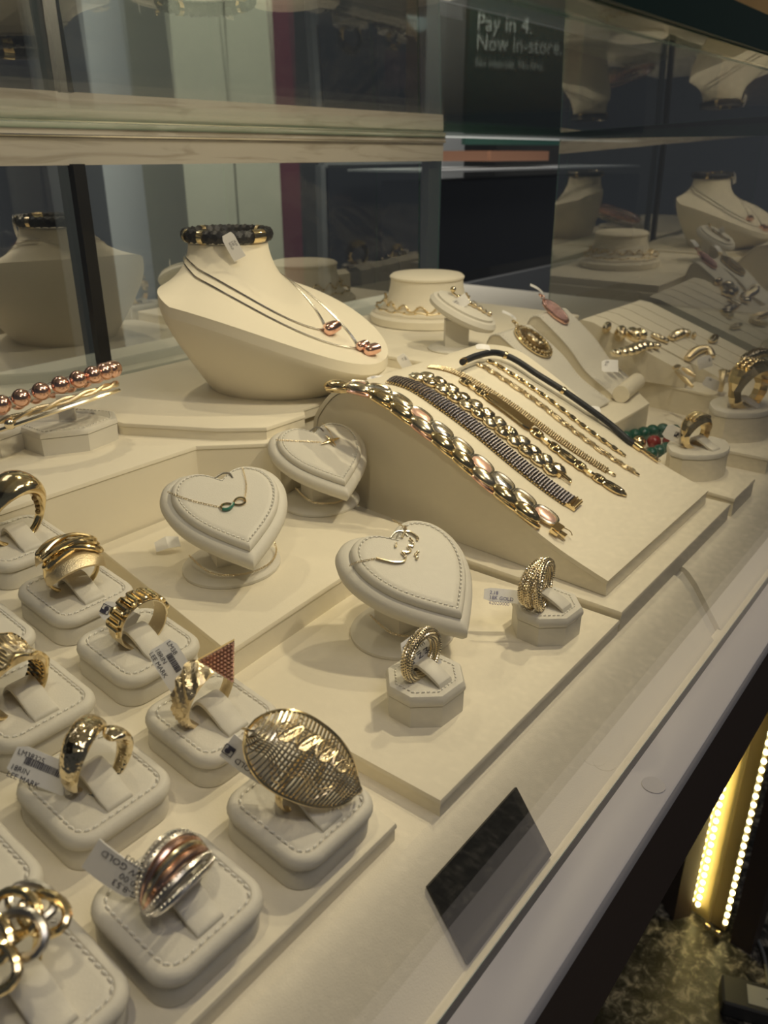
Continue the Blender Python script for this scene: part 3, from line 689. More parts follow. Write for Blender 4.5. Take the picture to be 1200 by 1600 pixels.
gm = MB(M1); gm.tube(g_[12:24], .0011, 7); gm.build('green_enamel', 'green_enamel', pen, True, True)
n2 = necklace('fine gold necklace with a small crossed leaf pendant', M2, [(-.0350, .0170), (-.018, .0110), (-.0005, .0055)], [(.0110, .0075), (.0120, .017), (.0105, .0285)], under(M2, b2, .006, .024))
for kk, (ang, L, w) in enumerate(((12, .0095, .0016), (102, .0075, .0014))):
    mb = MB(M2); a = math.radians(ang); dx, dy = math.cos(a), math.sin(a)
    mb.tube([(.0075+dx*u*L, .0040+dy*u*L, .0204+.0004*(1-u*u)+.0006*kk) for u in (-1, -.6, -.2, .2, .6, 1)], [.0003, w*.7, w, w, w*.7, .0003], 8, flat=.5); mb.build('leaf_pendant', 'gold', n2, True, True)
n3 = necklace('fine gold necklace with a curly script name pendant', M3, [(-.0395, .0120), (-.033, .0125), (-.0215, .0105)], [(.0100, .0250), (.0085, .030), (.0070, .0335)], under(M3, b3, .010, .027))
scr = [[(-.0220, .0105), (-.0190, .0075), (-.0140, .0035), (-.0085, .0020), (-.0050, .0045), (-.0045, .0085), (-.0020, .0070), (.0010, .0075), (.0020, .0110), (.0045, .0100), (.0065, .0120), (.0070, .0160)],
       [(.0030, .0185), (.0075, .0215), (.0105, .0200), (.0120, .0150), (.0105, .0130)], [(.0105, .0255), (.0085, .0215)], [(-.0055, .0135), (-.0035, .0160)]]
pm = MB(M3)
for st in scr: pm.tube(spline([(x, y, .0200) for x, y in st], 5), .0008, 7)
for x, y in ((.0020, .0035), (.0042, .0045), (.0010, .0010)): pm.sphere((x, y, .0200), .0011, 8, 5)
pm.build('script_pendant', 'gold_pale', n3, True, True)
# clear folded tag tied under the first heart
mb = MB(); c = P(262, 852, ZB+.004); mb.M = frame(c, (.8, -.5, .1), (.4, .8, .3)); mb.rings([[(-.008, -.004, 0), (-.008, .004, .001), (-.008, .004, .0013), (-.008, -.004, .0003)], [(0, -.005, .002), (0, .005, .0035), (0, .005, .0038), (0, -.005, .0023)], [(.008, -.004, 0), (.008, .004, .0015), (.008, .004, .0018), (.008, -.004, .0003)]])
mb.build('folded_tag', 'tag_white', n1, False, True)

# ================================================================== bracelet ramp
RX0, RX1 = .4370, .6270
SK = .07                                  # the ramp's sides lean a little along the window
def side_pt(px, py):                      # a point of the left side seen at a pixel
    d = ray(px, py); t = (.437-.164*SK)/(d.x-SK*d.y); return (d.y*t, CH+d.z*t)
RPROF = [side_pt(*q) for q in ((490, 662), (497, 640), (520, 612), (550, 605), (600, 617), (650, 655), (700, 700), (760, 760), (820, 815), (880, 862), (950, 908))]
yb0 = RPROF[0][0]; RPROF = [(yb0+.002, .0150), (yb0+.003, .040)]+RPROF
RS = spline([Vector((0, y, z)) for y, z in RPROF], 5)
ramp = thing('bracelet_ramp', 'curved cream ramp displaying a row of bracelets', 'display ramp', ((RX0+RX1)/2, .28, ZE))
def nrm2(i):
    a, b = RS[max(i-1, 0)], RS[min(i+1, len(RS)-1)]; t = (b-a).normalized(); return Vector((0, t.z, -t.y)) if t.y < 0 else Vector((0, t.z, -t.y))
def skin(inset): return [RS[i]-nrm2(i)*inset for i in range(len(RS))]
inner = skin(.0040); outer = RS
mb = MB(); sec = [Vector((0, p.y, max(p.z, ZE))) for p in inner]+[Vector((0, RPROF[-1][0]+.0005, ZE+.0005)), Vector((0, yb0-.002, ZE))]
mb.rings([[(x+SK*(p.y-.164), p.y, p.z) for p in sec] for x in (RX0+.0008, RX1-.0008)]); mb.build('body', 'cream', ramp, True, True, 25)
mb = MB(); sec = list(outer)+list(reversed(skin(.0034)))
mb.rings([[(x+SK*(p.y-.164), p.y, p.z) for p in sec] for x in (RX0, RX1)]); mb.build('top_pad', 'cream', ramp, True, True, 30)
def on_ramp(px, py, h=0):
    d = ray(px, py); best = None
    pts = [RS[i]+nrm2(i)*h for i in range(len(RS))]
    for i in range(len(pts)-1, 0, -1):        # front to back
        a, b = pts[i], pts[i-1]
        # solve z(t) on the segment: CH+d.z*t = a.z + (d.y*t-a.y)*m
        if abs(b.y-a.y) < 1e-9: continue
        m_ = (b.z-a.z)/(b.y-a.y); t = (a.z-a.y*m_-CH)/(d.z-m_*d.y); y = d.y*t
        if min(a.y, b.y)-1e-6 <= y <= max(a.y, b.y)+1e-6 and t > 0: return d.x*t, i-(y-a.y)/(b.y-a.y)
    return None
ARC = [0]
for i in range(1, len(RS)): ARC.append(ARC[-1]+(RS[i]-RS[i-1]).length)
def arc_at(u): i = min(max(int(u), 0), len(RS)-2); return ARC[i]+(u-i)*(ARC[i+1]-ARC[i])
def ramp_at(x, s, h=0):
    s = min(max(s, 0), ARC[-1]); i = 0
    while i < len(ARC)-2 and ARC[i+1] < s: i += 1
    k = (s-ARC[i])/(ARC[i+1]-ARC[i]); p = RS[i].lerp(RS[i+1], k); n = nrm2(i).lerp(nrm2(i+1), k).normalized()
    return Vector((x, p.y, p.z))+n*h, n
class Strand:                                   # a bracelet's centre line on the ramp, from its back end to its front end
    def __init__(s, px, h):
        q = [on_ramp(x, y, h) for x, y in px]; q = [(x, arc_at(u)) for x, u in (v for v in q if v)]; q.sort(key=lambda v: v[1]); s.q = q; s.h = h
        s.s0, s.s1 = q[0][1], q[-1][1]
        cx = sum(v[0] for v in q)/len(q); cs = sum(v[1] for v in q)/len(q); den = sum((v[1]-cs)**2 for v in q); s.k = sum((v[1]-cs)*(v[0]-cx) for v in q)/den; s.x0 = cx-s.k*cs
    def at(s, u, off=0, h=None): # off sideways in metres
        x = s.x0+s.k*u+off; return ramp_at(x, u, s.h if h is None else h)
    def frame(s, u, off=0, h=None):
        p, n = s.at(u, off, h); p2, _ = s.at(u+.001, off, h); p1, _ = s.at(u-.001, off, h); t = (p2-p1).normalized(); q = n.cross(t).normalized(); return p, t, q, n
def bracelet(label, st, name='bracelet', group='bracelets laid over the ramp'):
    p, n = st.at((st.s0+st.s1)/2, 0, 0); t = thing(name, label, 'bracelet', (p.x, p.y, p.z), 0, group); return t
def gap_shade(st, t, w, m, h=.0006):  # added dark ribbon under the mesh, painting the shade in its gaps
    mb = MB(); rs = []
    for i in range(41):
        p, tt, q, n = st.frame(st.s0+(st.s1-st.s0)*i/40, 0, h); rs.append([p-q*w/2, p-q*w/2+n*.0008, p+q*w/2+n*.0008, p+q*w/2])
    mb.rings(rs); return mb.build('gap_shade', m, t, True, True)
def bead_mesh(st, t, w, rows, pitch, r, m, name='mesh_links', s0=None, s1=None, dome=.4, h=None):
    mb = MB(); s = s0 or st.s0; k = 0; e = s1 or st.s1
    while s < e:
        for j in range(rows):
            v = (j+.5*(k % 2)+.25)/rows*2-1; p, tt, q, n = st.frame(s, 0); c = p+q*v*w/2+n*(dome*w/2*(1-v*v)*.5)
            a, b_ = tt*r*1.25, q*r; nn = n*r*1.15
            mb.add([c+a, c+b_, c-a, c-b_, c+nn, c+a*.4+nn*.8, c-nn*.6], [(0, 1, 5), (1, 4, 5), (1, 2, 4), (2, 3, 4), (3, 0, 5), (3, 5, 4), (1, 0, 6), (2, 1, 6), (3, 2, 6), (0, 3, 6)])
        s += pitch; k += 1
    return stuff(mb.build(name, m, t, False, True))
def oval_link(mb, p, t, q, n, L, W, r, tip=0, seg=20, m=8, flat=1.0):
    ax = (n*math.cos(tip)+q*math.sin(tip)); e1 = t; e2 = ax.cross(e1); rs = []
    for i in range(seg):
        a = 2*PI*i/seg; ca, sa = math.cos(a), math.sin(a)
        c = p+e1*(L/2-r)*(abs(ca)**.8*(1 if ca > 0 else -1))+e2*(W/2-r)*(abs(sa)**.8*(1 if sa > 0 else -1)); d = (e1*ca+e2*sa).normalized()
        rs.append([c+d*r*math.cos(2*PI*k/m)+ax*r*flat*math.sin(2*PI*k/m) for k in range(m)])
    mb.loop(rs)
# 1: tricolour oval links
st = Strand([(506, 628), (535, 600), (575, 596), (620, 612), (660, 650), (700, 688), (750, 738), (800, 782), (850, 812), (884, 830)], .004)
t1 = bracelet('chunky bracelet of long oval links in yellow, rose and white gold', st)
L = .0210; pitch = .0186; s = st.s0+.004; k = 0
while s < st.s1-.010:
    p, tt, q, n = st.frame(s, -.0060, .0046); mb = MB(frame(p, tt, (q*.85+n*.5))); mb.sphere((0, 0, .0006), .0053, 14, 9, (2.05, 1.0, .80)); a_ = mb.build('puffed_link', ('gold', 'gold_pale', 'gold')[k % 3], t1, True, True)
    p, tt, q, n = st.frame(s+.003, -.0078, .0022); mb = MB(); oval_link(mb, p, tt, q, n, L*1.04, .0105, .0013, .4); mb.build('lower_rim', ('gold', 'rose_gold', 'gold')[k % 3], a_, True, True)
    p, tt, q, n = st.frame(s+pitch/2, .0055, .0042); mb = MB(); oval_link(mb, p, tt, q, n, L*.98, .0125, .0016, -.25)
    lk = mb.build('flat_link', 'gold_pale', t1, True, True)
    mb = MB(); mb.tube([p+tt*v*L*.42+n*.0006 for v in (-1, -.75, -.3, .3, .75, 1)], [.0008, .0036, .0045, .0045, .0036, .0008], 8, flat=.35, up=n); mb.build('coloured_inlay', ('rose_enamel', 'white_gold', 'gold_pale')[k % 3], lk, True, True)
    s += pitch; k += 1
p, tt, q, n = st.frame(st.s1-.004, 0, .0035)
mb = MB(frame(p, tt, q)); mb.box((-.004, -.0048, -.002), (.002, .0048, .0022)); mb.box((.0015, -.0030, -.0012), (.0065, .0012, .0004)); cl = mb.build('clasp', 'gold', t1, False, True)
mb = MB(frame(p, tt, q)); mb.tube(spline([(0, .004, .001), (.006, .0052, .001), (.009, .0045, -.0005)], 4), .0004, 5); mb.tube(spline([(-.003, -.005, .001), (.003, -.0062, .001), (.008, -.005, -.001)], 4), .0004, 5); mb.build('safety_catch', 'gold', cl, True, True)
# 2: dark popcorn mesh
st = Strand([(610, 594), (650, 600), (690, 625), (740, 667), (790, 710), (840, 750), (895, 780)], .002)
t2 = bracelet('wide grey and gold popcorn mesh bracelet', st)
gap_shade(st, t2, .0140, 'dark_gold', .0012); bead_mesh(st, t2, .0155, 7, .0024, .00112, 'steel_mesh', dome=.36)
mb = MB()
for sg in (-1, 1):
    u = st.s0
    while u < st.s1: p, tt, q, n = st.frame(u, sg*.0080, .0013); mb.torus(p, .0010, .00034, q, 7, 4); u += .0022
stuff(mb.build('edge_links', 'gold', t2, True, True))
p, tt, q, n = st.frame(st.s1+.002, 0, .0018); mb = MB(frame(p, tt, q)); mb.box((-.003, -.0072, -.0012), (.005, .0072, .0012)); mb.tube([(0, -.0072, .0014), (0, .0072, .0014)], .0009, 6); mb.tube([(.0032, -.0072, .0014), (.0032, .0072, .0014)], .0009, 6); mb.build('clasp', 'gold', t2, True, True)
# 3: nugget bracelet
st = Strand([(640, 590), (680, 592), (720, 614), (760, 648), (800, 684), (840, 716), (878, 742)], .0022)
t3 = bracelet('gold nugget bracelet with lumpy textured links', st); rr = random.Random(5)
s = st.s0+.003; k = 0
while s < st.s1-.008:
    for off in (-.0044, .0044):
        p, tt, q, n = st.frame(s+(.003 if off > 0 else 0), off, .0022); mb = MB(frame(p, tt, q)); mb.sphere((0, 0, 0), .0062, 9, 7, (1.1, .85, .5))
        mb.v = [v+Vector((rr.uniform(-1, 1), rr.uniform(-1, 1), rr.uniform(-1, 1)))*.00045 for v in mb.v]; mb.build('nugget', 'gold_hammer' if k % 2 else 'gold_pale', t3, True, True, 60)
    s += .0112; k += 1
p, tt, q, n = st.frame(st.s1-.001, 0, .002); mb = MB(frame(p, tt, q)); mb.box((-.005, -.0035, -.0015), (.001, .0035, .0018)); mb.tube([(.001, -.002, .001), (.009, -.0016, .0005)], .0007, 6); mb.tube([(.001, .001, .001), (.009, .0006, .0005)], .0009, 6); mb.sphere((.009, -.0016, .0005), .0012, 7, 5); mb.build('clasp', 'gold', t3, True, True)
# 4: name-plate bracelet with figaro links
st = Strand([(715, 594), (750, 606), (790, 636), (830, 672), (870, 702), (920, 738), (970, 768)], .0016)
t4 = bracelet('gold figaro link bracelet with a smooth oblong plate', st)
sp0, sp1 = arc_at(on_ramp(768, 618)[1]), arc_at(on_ramp(832, 670)[1])
def curb(t, st, s0, s1, L, W, r, m, every=4, tip=.5, name='link'):
    s = s0; k = 0
    while s < s1:
        big = every and k % every == every-1; LL = L*(1.7 if big else 1); p, tt, q, n = st.frame(s+LL/2*.8, 0, st.h); mb = MB(); oval_link(mb, p, tt, q, n, LL, W*(1.05 if big else 1), r, tip*(1 if k % 2 else .2) if not big else .15, 14, 6); mb.build(name, m, t, True, True); s += LL*.72; k += 1
curb(t4, st, st.s0, sp0-.002, .0105, .0102, .0017, 'gold'); curb(t4, st, sp1+.001, st.s1-.004, .0120, .0115, .0019, 'gold')
mb = MB(); rs = []
for i in range(13):
    u = sp0+(sp1-sp0)*i/12; p, tt, q, n = st.frame(u, 0, .0024); w_ = .0060 if 0 < i < 12 else .0042
    rs.append([p-q*w_, p-q*w_*.9+n*.0010, p+q*w_*.9+n*.0010, p+q*w_, p-n*.0006])
mb.rings(rs); mb.build('name_plate', 'gold', t4, True, True, 30)
p, tt, q, n = st.frame(st.s1-.001, 0, .0015); mb = MB(); oval_link(mb, p, tt, q, n, .013, .0075, .0014, .3); mb.build('lobster_clasp', 'gold', t4, True, True)
# 5: flat fine mesh
st = Strand([(660, 576), (720, 582), (760, 600), (800, 630), (850, 664), (900, 704), (945, 738)], .0012)
t5 = bracelet('flat fine gold mesh bracelet behind the plated one', st)
gap_shade(st, t5, .0080, 'dark_gold', .0002); bead_mesh(st, t5, .0085, 6, .0018, .00075, 'gold_soft', dome=.1)
p, tt, q, n = st.frame(st.s1+.003, 0, .0012); mb = MB(); oval_link(mb, p, tt, q, n, .009, .0058, .0010, .3, flat=.6); mb.build('lobster_clasp', 'gold', t5, True, True)
# 6 and 7: chain bracelets
st = Strand([(735, 572), (765, 576), (800, 594), (850, 630), (900, 674), (950, 714), (992, 740)], .0012)
t6 = bracelet('slim gold rope chain bracelet with flat bar stations', st)
curb(t6, st, st.s0, st.s1-.003, .0076, .0068, .0013, 'gold_soft', 7, .9)
p, tt, q, n = st.frame(st.s1, 0, .0012); mb = MB(); oval_link(mb, p, tt, q, n, .007, .0040, .0007, .2); mb.build('clasp', 'gold', t6, True, True)
st = Strand([(752, 566), (785, 572), (822, 592), (862, 624), (910, 664), (945, 692), (972, 710)], .0012)
t7 = bracelet('slim gold anchor chain bracelet nearest the dark cord', st)
curb(t7, st, st.s0, st.s1-.002, .0072, .0066, .0012, 'gold', 0, .6)
p, tt, q, n = st.frame(st.s1, 0, .0012); mb = MB(); oval_link(mb, p, tt, q, n, .006, .0046, .0007, .2); mb.build('clasp', 'gold', t7, True, True)
# 8: dark cord bracelet, standing a little off the ramp
cp = [(722, 566, .010), (745, 556, .010), (775, 551, .008), (805, 562, .007), (840, 585, .007), (880, 610, .007), (920, 638, .006), (955, 664, .004), (980, 686, .003), (992, 694, .0025)]
pts = []
for x, y, h in cp:
    q_ = on_ramp(x, y, h); 
    if q_: pts.append(ramp_at(q_[0], arc_at(q_[1]), h)[0])
pts = spline(pts, 6); c = pts[len(pts)//2]
t8 = thing('cord_bracelet', 'dark navy cord bracelet with gold collars and clasp', 'bracelet', (c.x, c.y, c.z), 0, 'bracelets laid over the ramp')
mb = MB(); mb.tube(pts, .0027, 10); mb.build('cord', 'navy_cord', t8, True, True)
for fr in (.28, .56, .03):
    i = int(fr*(len(pts)-1)); mb = MB(); d = (pts[min(i+1, len(pts)-1)]-pts[max(i-1, 0)]).normalized(); mb.tube([pts[i]-d*.0014, pts[i]+d*.0014], .0033, 12); mb.build('collar', 'gold', t8, True, True)
e0 = pts[-1]; e1, _ = ramp_at(*[(lambda v: (v[0], arc_at(v[1])))(on_ramp(1030, 722, .002))][0], .002)
mb = MB(); mb.tube([e0-(e1-e0)*.15, e0+(e1-e0)*.28], .0030, 10); mb.build('end_cap', 'gold', t8, True, True)
mb = MB(); d = (e1-e0).normalized(); q = Vector((0, 0, 1)).cross(d).normalized(); n = d.cross(q)
for kk in range(4): mb.tube([e0+(e1-e0)*(.28+.17*kk)-q*.001, e0+(e1-e0)*(.36+.17*kk)+q*.0005, e0+(e1-e0)*(.45+.17*kk)-q*.0006], [.0008, .0016, .0008], 7)
mb.build('clasp', 'gold', t8, True, True)
mb = MB(); chain(mb, spline([e0+(e1-e0)*.3+q*.002, e0+(e1-e0)*.7+q*.003, e1+q*.002], 4), .0024, .0010, .0003); mb.build('extender_chain', 'gold', t8, True, True)
i = int(.72*(len(pts)-1)); price_tag(t8, pts[i]+Vector((.002, .003, .003)), (.7, -.7, -.1), (.6, .6, .5), .010, .006)
price_tag(t8, pts[8]+Vector((.006, .004, .004)), (.7, -.7, -.1), (.6, .6, .5), .012, .006)
price_tag(t1, P(590, 592, .108), (.8, -.5, 0), (.5, .8, .2), .016, .008, ['18K', '42.10'], .0022, ink='tag_ink_blue')

# ================================================================== large necklace bust
FA = math.radians(-74); BF = Vector((math.cos(FA), math.sin(FA), 0)); BS = Vector((-BF.y, BF.x, 0))
NECK = Vector((.481, .546, 0)); ZN = .1185          # neck axis, neck height above the plinth
def b3(th, f0, fb, s, f=0, z=0, e=1.0):             # closed curve: reaches f0 forward, fb back, s sideways
    c, sn = math.cos(th), math.sin(th); r = f0 if c > 0 else fb
    return (r*abs(c)**e*(1 if c > 0 else -1)+f, s*abs(sn)**e*(1 if sn > 0 else -1), z)
def chest(th, t):                                   # t = 0 at the rim, 1 at the neck top
    c = math.cos(th)
    k = (1+c)/2; zr = .090-.060*k**2.4
    rf, rb, rs = .141, .034, .087
    f, s_, _ = b3(th, rf, rb, rs, 0, 0, .93)
    nf, ns, _ = b3(th, .0345, .0300, .0345)
    g = 1-(1-t)**1.55
    m_ = t**2.1 if t < 1 else 1
    hz = zr+(ZN-zr)*(.42*t+.58*t**2.4)+.006*k*math.sin(PI*t)*(1-t)
    return NECK+BF*(f+(nf-f)*g)+BS*(s_+(ns-s_)*g)+Vector((0, 0, ZD+hz))
bust = thing('necklace_bust', 'large cream necklace bust with two pendants on thin chains', 'bust', (NECK.x, NECK.y, ZD))
N = 64; TH = [2*PI*i/N for i in range(N)]
mb = MB(); rs = [[chest(a, 0)-Vector((0, 0, .0085))-(chest(a, 0)-NECK)*Vector((1, 1, 0)).length*0 for a in TH]]
rs += [[chest(a, 0)-Vector((0, 0, .0010)) for a in TH]]
for t_ in (0, .04, .1, .2, .3, .4, .5, .6, .7, .78, .85, .91, .96, 1.0): rs.append([chest(a, t_) for a in TH])
top = [chest(a, 1.0) for a in TH]; cc = sum(top, Vector())/N
rs.append([cc+(p-cc)*.96+Vector((0, 0, .0012)) for p in top])
mb.rings(rs, cap0=True); mb.build('chest', 'cream', bust, True, True, 50)
mb = MB(); BC = NECK+BF*.040+BS*.004
def hull(a, u):                                     # 0 at the rim, 1 at the foot
    p0 = chest(a, 0)-Vector((0, 0, .0085)); p0 = NECK+(p0-NECK)*1.0; f, s_, _ = b3(a, .058, .060, .052); p1 = BC+BF*f+BS*s_+Vector((0, 0, ZD))
    k = u**1.25; q = p0.lerp(p1, k); q.z = p0.z+(p1.z-p0.z)*(u**.85); q.x = p0.x+(p1.x-p0.x)*k*(.97); q.y = p0.y+(p1.y-p0.y)*k*.97; return q
mb.rings([[hull(a, u) for a in TH] for u in (0, .03, .12, .25, .4, .55, .7, .82, .92, .97, 1.0)]); mb.build('hull', 'cream', bust, True, True, 50)
def on_bust(th, t, h=.0008):
    p = chest(th, t); q = (chest(th+.02, t)-chest(th-.02, t)).cross(chest(th, min(1, t+.02))-chest(th, max(0, t-.02))); q = q.normalized() if q.length > 0 else Vector((0, 0, 1))
    if q.z < 0: q = -q
    return p+q*h
def bust_chain(label, tf, tb, n=3, dth=0):
    t = thing('necklace', label, 'necklace', on_bust(0, tf), 0, 'necklaces on the large bust'); strands = []
    for k in range(n):
        pts = []
        for i in range(-22, 23):
            a = i/22*2.55; u = abs(i)/22; tt = tf+(tb-tf)*(1-(1-u)**1.5)+.012*k*(1-u); pts.append(on_bust(a+dth, tt, .0009))
        mb = MB(); mb.tube(pts, .00050, 6); mb.build('strand', 'white_gold', t, True, True)
    return t
nk1 = bust_chain('double steel wire necklace with a single rose gold heart pendant', .34, .80, 2, .02)
nk2 = bust_chain('long steel wire necklace with a pair of rose gold heart pendants', .13, .70, 2, .02)
def little_heart(t, c, s, ang, name='heart_pendant'):
    o = heart_outline(1.0); mb = MB(Matrix.Translation(c) @ Matrix.Rotation(ang, 4, 'Z') @ Matrix.Rotation(-.35, 4, 'X') @ Matrix.Scale(s, 4))
    mb.rings([[(p.x*k, p.y*k, z) for p in o] for k, z in ((.5, -.32), (.85, -.24), (1, 0), (.85, .24), (.5, .34), (.1, .36))]); mb.build(name, 'rose_gold', t, True, True, 60)
little_heart(nk1, on_bust(.02, .325, .005), .0150, FA+PI/2+.5)
pe = on_bust(.02, .10, .003); little_heart(nk2, on_bust(.02, .125, .0045), .0110, FA+PI/2+.3); little_heart(nk2, on_bust(.03, .072, .0045), .0140, FA+PI/2)
# leather bracelet resting on the neck
tc_ = cc+Vector((0, 0, .0066)); br = thing('leather_bracelet', 'braided black leather bracelet with gold collars around the bust neck', 'bracelet', tc_)
mb = MB(); R0, r0 = .0345, .0048; rs = []
for i in range(120):
    a = 2*PI*i/120; rs.append([Vector(((R0+(r0*.72+.0007*math.sin(PI*k+i*PI/2))*math.cos(2*PI*k/12))*math.cos(a), (R0+(r0*.72+.0007*math.sin(PI*k+i*PI/2))*math.cos(2*PI*k/12))*math.sin(a), (r0+.0008*math.sin(PI*k+i*PI/2))*math.sin(2*PI*k/12))) for k in range(12)])
mb.loop(rs); mb.build('braided_band', 'black_leather', br)
def collar(a, hw=.0022, nm='collar'):
    mb = MB(); rs = []
    for i in range(5):
        b = a+(i-2)/2*hw/R0; rs.append([(( R0+r0*.95*math.cos(2*PI*k/14))*math.cos(b), (R0+r0*.95*math.cos(2*PI*k/14))*math.sin(b), r0*1.12*math.sin(2*PI*k/14)) for k in range(14)])
    mb.rings(rs); mb.build(nm, 'gold', br)
vd = math.atan2(-FW.y, -FW.x)
for a in (vd-1.0, vd-.45, vd+2.4, vd-2.3): collar(a)
collar(vd+.95, .0060, 'magnetic_clasp')
cp_ = tc_+Vector((math.cos(vd+.28)*.041, math.sin(vd+.28)*.041, -.006))
price_tag(br, cp_, RT*.45+Vector((0, 0, -.9)), RT*.9+Vector((0, 0, .45)), .021, .0105, ['18.20', '5.60', 'GOLD'], .0022, tx=-.004)

# ================================================================== small neck stand with wavy chain
zp = .0850; nc = Vector((.815, .575, zp)); small = thing('neck_stand', 'low round cream neck stand with a wavy chain necklace', 'bust', nc)
el = lambda rx, ry, z, dx=0, dy=0: [(dx+rx*math.cos(2*PI*i/48), dy+ry*math.sin(2*PI*i/48), z) for i in range(48)]
d_ = Vector((-FW.x, -FW.y, 0)).normalized()
mb = MB(); mb.rings([el(.066, .064, 0), el(.069, .067, .001), el(.069, .067, .009), el(.066, .064, .0115)]); mb.build('base', 'cream', small)
mb = MB(); mb.rings([el(.0655, .0635, .0112), el(.062, .060, .0122), el(.0545, .053, .017), el(.048, .047, .026), el(.0445, .0435, .040), el(.0435, .0425, .0500)]); mb.build('neck', 'cream', small)
mb = MB(); mb.rings([el(.0436, .0426, .0495), el(.0450, .0440, .0505), el(.0450, .0440, .0525), el(.042, .041, .0550), el(.020, .020, .0565)]); mb.build('cap', 'cream', small)
wn = thing('necklace', 'wavy dark gold chain necklace draped round the low neck stand', 'necklace', nc+Vector((0, 0, .02)))
for kk, (rr_, zz, am, m_) in enumerate(((.0500, .027, .0035, 'gold_soft'), (.0600, .0185, .0010, 'gold_brushed'))):
    mb = MB(); pts = []
    for i in range(120):
        a = 2*PI*i/120; ca = math.cos(a-vd); dz = -.006*max(0, ca) if kk == 0 else 0
        pts.append(nc+Vector(((rr_+.004*max(0, ca))*math.cos(a), (rr_+.004*max(0, ca))*math.sin(a), zz+dz+am*math.sin(a*16))))
    mb.tube(pts, .0012, 6, True); mb.build('wavy_chain' if kk == 0 else 'lower_chain', m_, wn, True, True)
    mb = MB()
    for i in range(0, 120, 4): mb.sphere(pts[i], .0017, 6, 4)
    stuff(mb.build('beads', 'gold', wn, True, True))
# ================================================================== oval tilted stand with gold bar
oc = P(712, 545, zp); ov = thing('oval_stand', 'tilted oval cushion stand on a round foot beside the low neck stand', 'display stand', (oc.x, oc.y, zp))
mb = MB(); mb.rings([el(.0290, .028, 0), el(.0295, .0285, .0015), el(.028, .027, .0030), el(.018, .018, .0045)]); mb.build('foot', 'grey_leather', ov)
mb = MB(Matrix.Rotation(-.9, 4, 'Z')); mb.box((-.012, -.010, .003), (.012, .010, .030)); mb.build('stem', 'grey_leather', ov, False)
Mo = Matrix.Translation((0, -.004, .032)) @ Matrix.Rotation(math.radians(-75), 4, 'Z') @ Matrix.Rotation(math.radians(24), 4, 'Y')
mb = MB(Mo); mb.rings([el(.030, .022, 0), el(.0365, .0275, .003), el(.0375, .0285, .007), el(.035, .026, .011), el(.030, .022, .012)]); mb.build('cushion', 'grey_leather', ov)
mb = MB(Mo); mb.rings([el(.0315, .023, .0115), el(.0315, .023, .0140), el(.029, .0205, .0150)]); mb.build('pad', 'grey_leather', ov)
gb = thing('earring', 'gold bar earring with round top on the tilted oval stand', 'earring', Vector((oc.x, oc.y, zp+.047)))
Mg = Matrix.Translation((oc.x, oc.y, zp)) @ Mo
mb = MB(Mg)
for i in range(7): mb.sphere((-.010+i*.0058, .004+.0012*math.sin(i*2), .0172), .0032-.0001*i, 8, 6, (1.1, 1.0, .8))
mb.build('textured_bar', 'gold_hammer', gb, True, True, 60)
mb = MB(Mg); mb.sphere((-.020, .004, .0210), .0030, 10, 7); mb.tube([(-.020, .004, .018), (-.012, .004, .017)], .0010, 6); mb.build('round_stud', 'gold', gb, True, True)
price_tag(gb, Mg @ Vector((-.004, -.012, .0175)), RT*.8+Vector((0, 0, .5)), Vector((0, 0, 1))*.8-RT*.4, .017, .011, ['18K', '3.75', '422'], .0024)

# ================================================================== pendant stands right of the ramp
PZ = .030
riser('cream plate under the two sloping pendant stands', [(.690, .292), (.825, .292), (.882, .335), (.895, .4435), (.690, .4435)], 0, PZ)
def slide_stand(label, x0, x1, yb, yf, zt):
    c = Vector(((x0+x1)/2, (yb+yf)/2, PZ)); t = thing('pendant_stand', label, 'pendant stand', c, 0, 'sloping pendant stands')
    D = yb-yf; H_ = zt-PZ
    pr = spline([(0, yb-.000, PZ), (0, yb-.002, PZ+H_*.55), (0, yb-.008, PZ+H_*.92), (0, yb-.018, zt), (0, yb-.028, PZ+H_*.93), (0, yb-D*.52, PZ+H_*.62), (0, yb-D*.72, PZ+H_*.32), (0, yf, PZ+.005), (0, yf, PZ)], 5)
    mb = MB(); mb.rings([[(x, p.y, p.z) for p in pr] for x in (x0+.001, x1-.001)]); mb.build('body', 'cream', t, True, True, 30)
    ins = [p+Vector((0, (yb-D*.35-p.y)*.05, (PZ-p.z)*.04)) for p in pr]
    mb = MB(); outer = [p+(p-Vector((0, yb-D*.35, PZ))).normalized()*.0015 for p in pr[3:-3]]
    mb.rings([[(x, p.y, p.z) for p in outer]+[(x, p.y, p.z) for p in reversed(pr[3:-3])] for x in (x0, x1)]); mb.build('leather_front', 'grey_leather', t, True, True, 30)
    mb = MB()
    for x in (x0+.004, x1-.004):
        for p in resample([(x, q.y, q.z+.0004) for q in outer[2:-1]], .0032): mb.sphere(p, .0006, 5, 4)
    stuff(mb.build('stitching', 'thread', t, True, True)); return t, outer
def zfor(px, py, x, y): return zat(px, py, x, y)
ps1, of1 = slide_stand('sloping pendant stand with the gold medallion', .729, .794, .4425, .327, .0990)
ps2, of2 = slide_stand('sloping pendant stand with the rose gold cluster pendant', .812, .876, .4425, .330, .1060)
mb = MB(); e_ = [(.752+.050*0, 0, 0)]
roll = MB(); roll.tube([(.806, .3170, PZ+.0090), (.868, .3250, PZ+.0090)], .0090, 16); tag(roll.build('roll_cushion', 'cream'), 'small cream roll cushion at the foot of the right pendant stand', 'cushion')
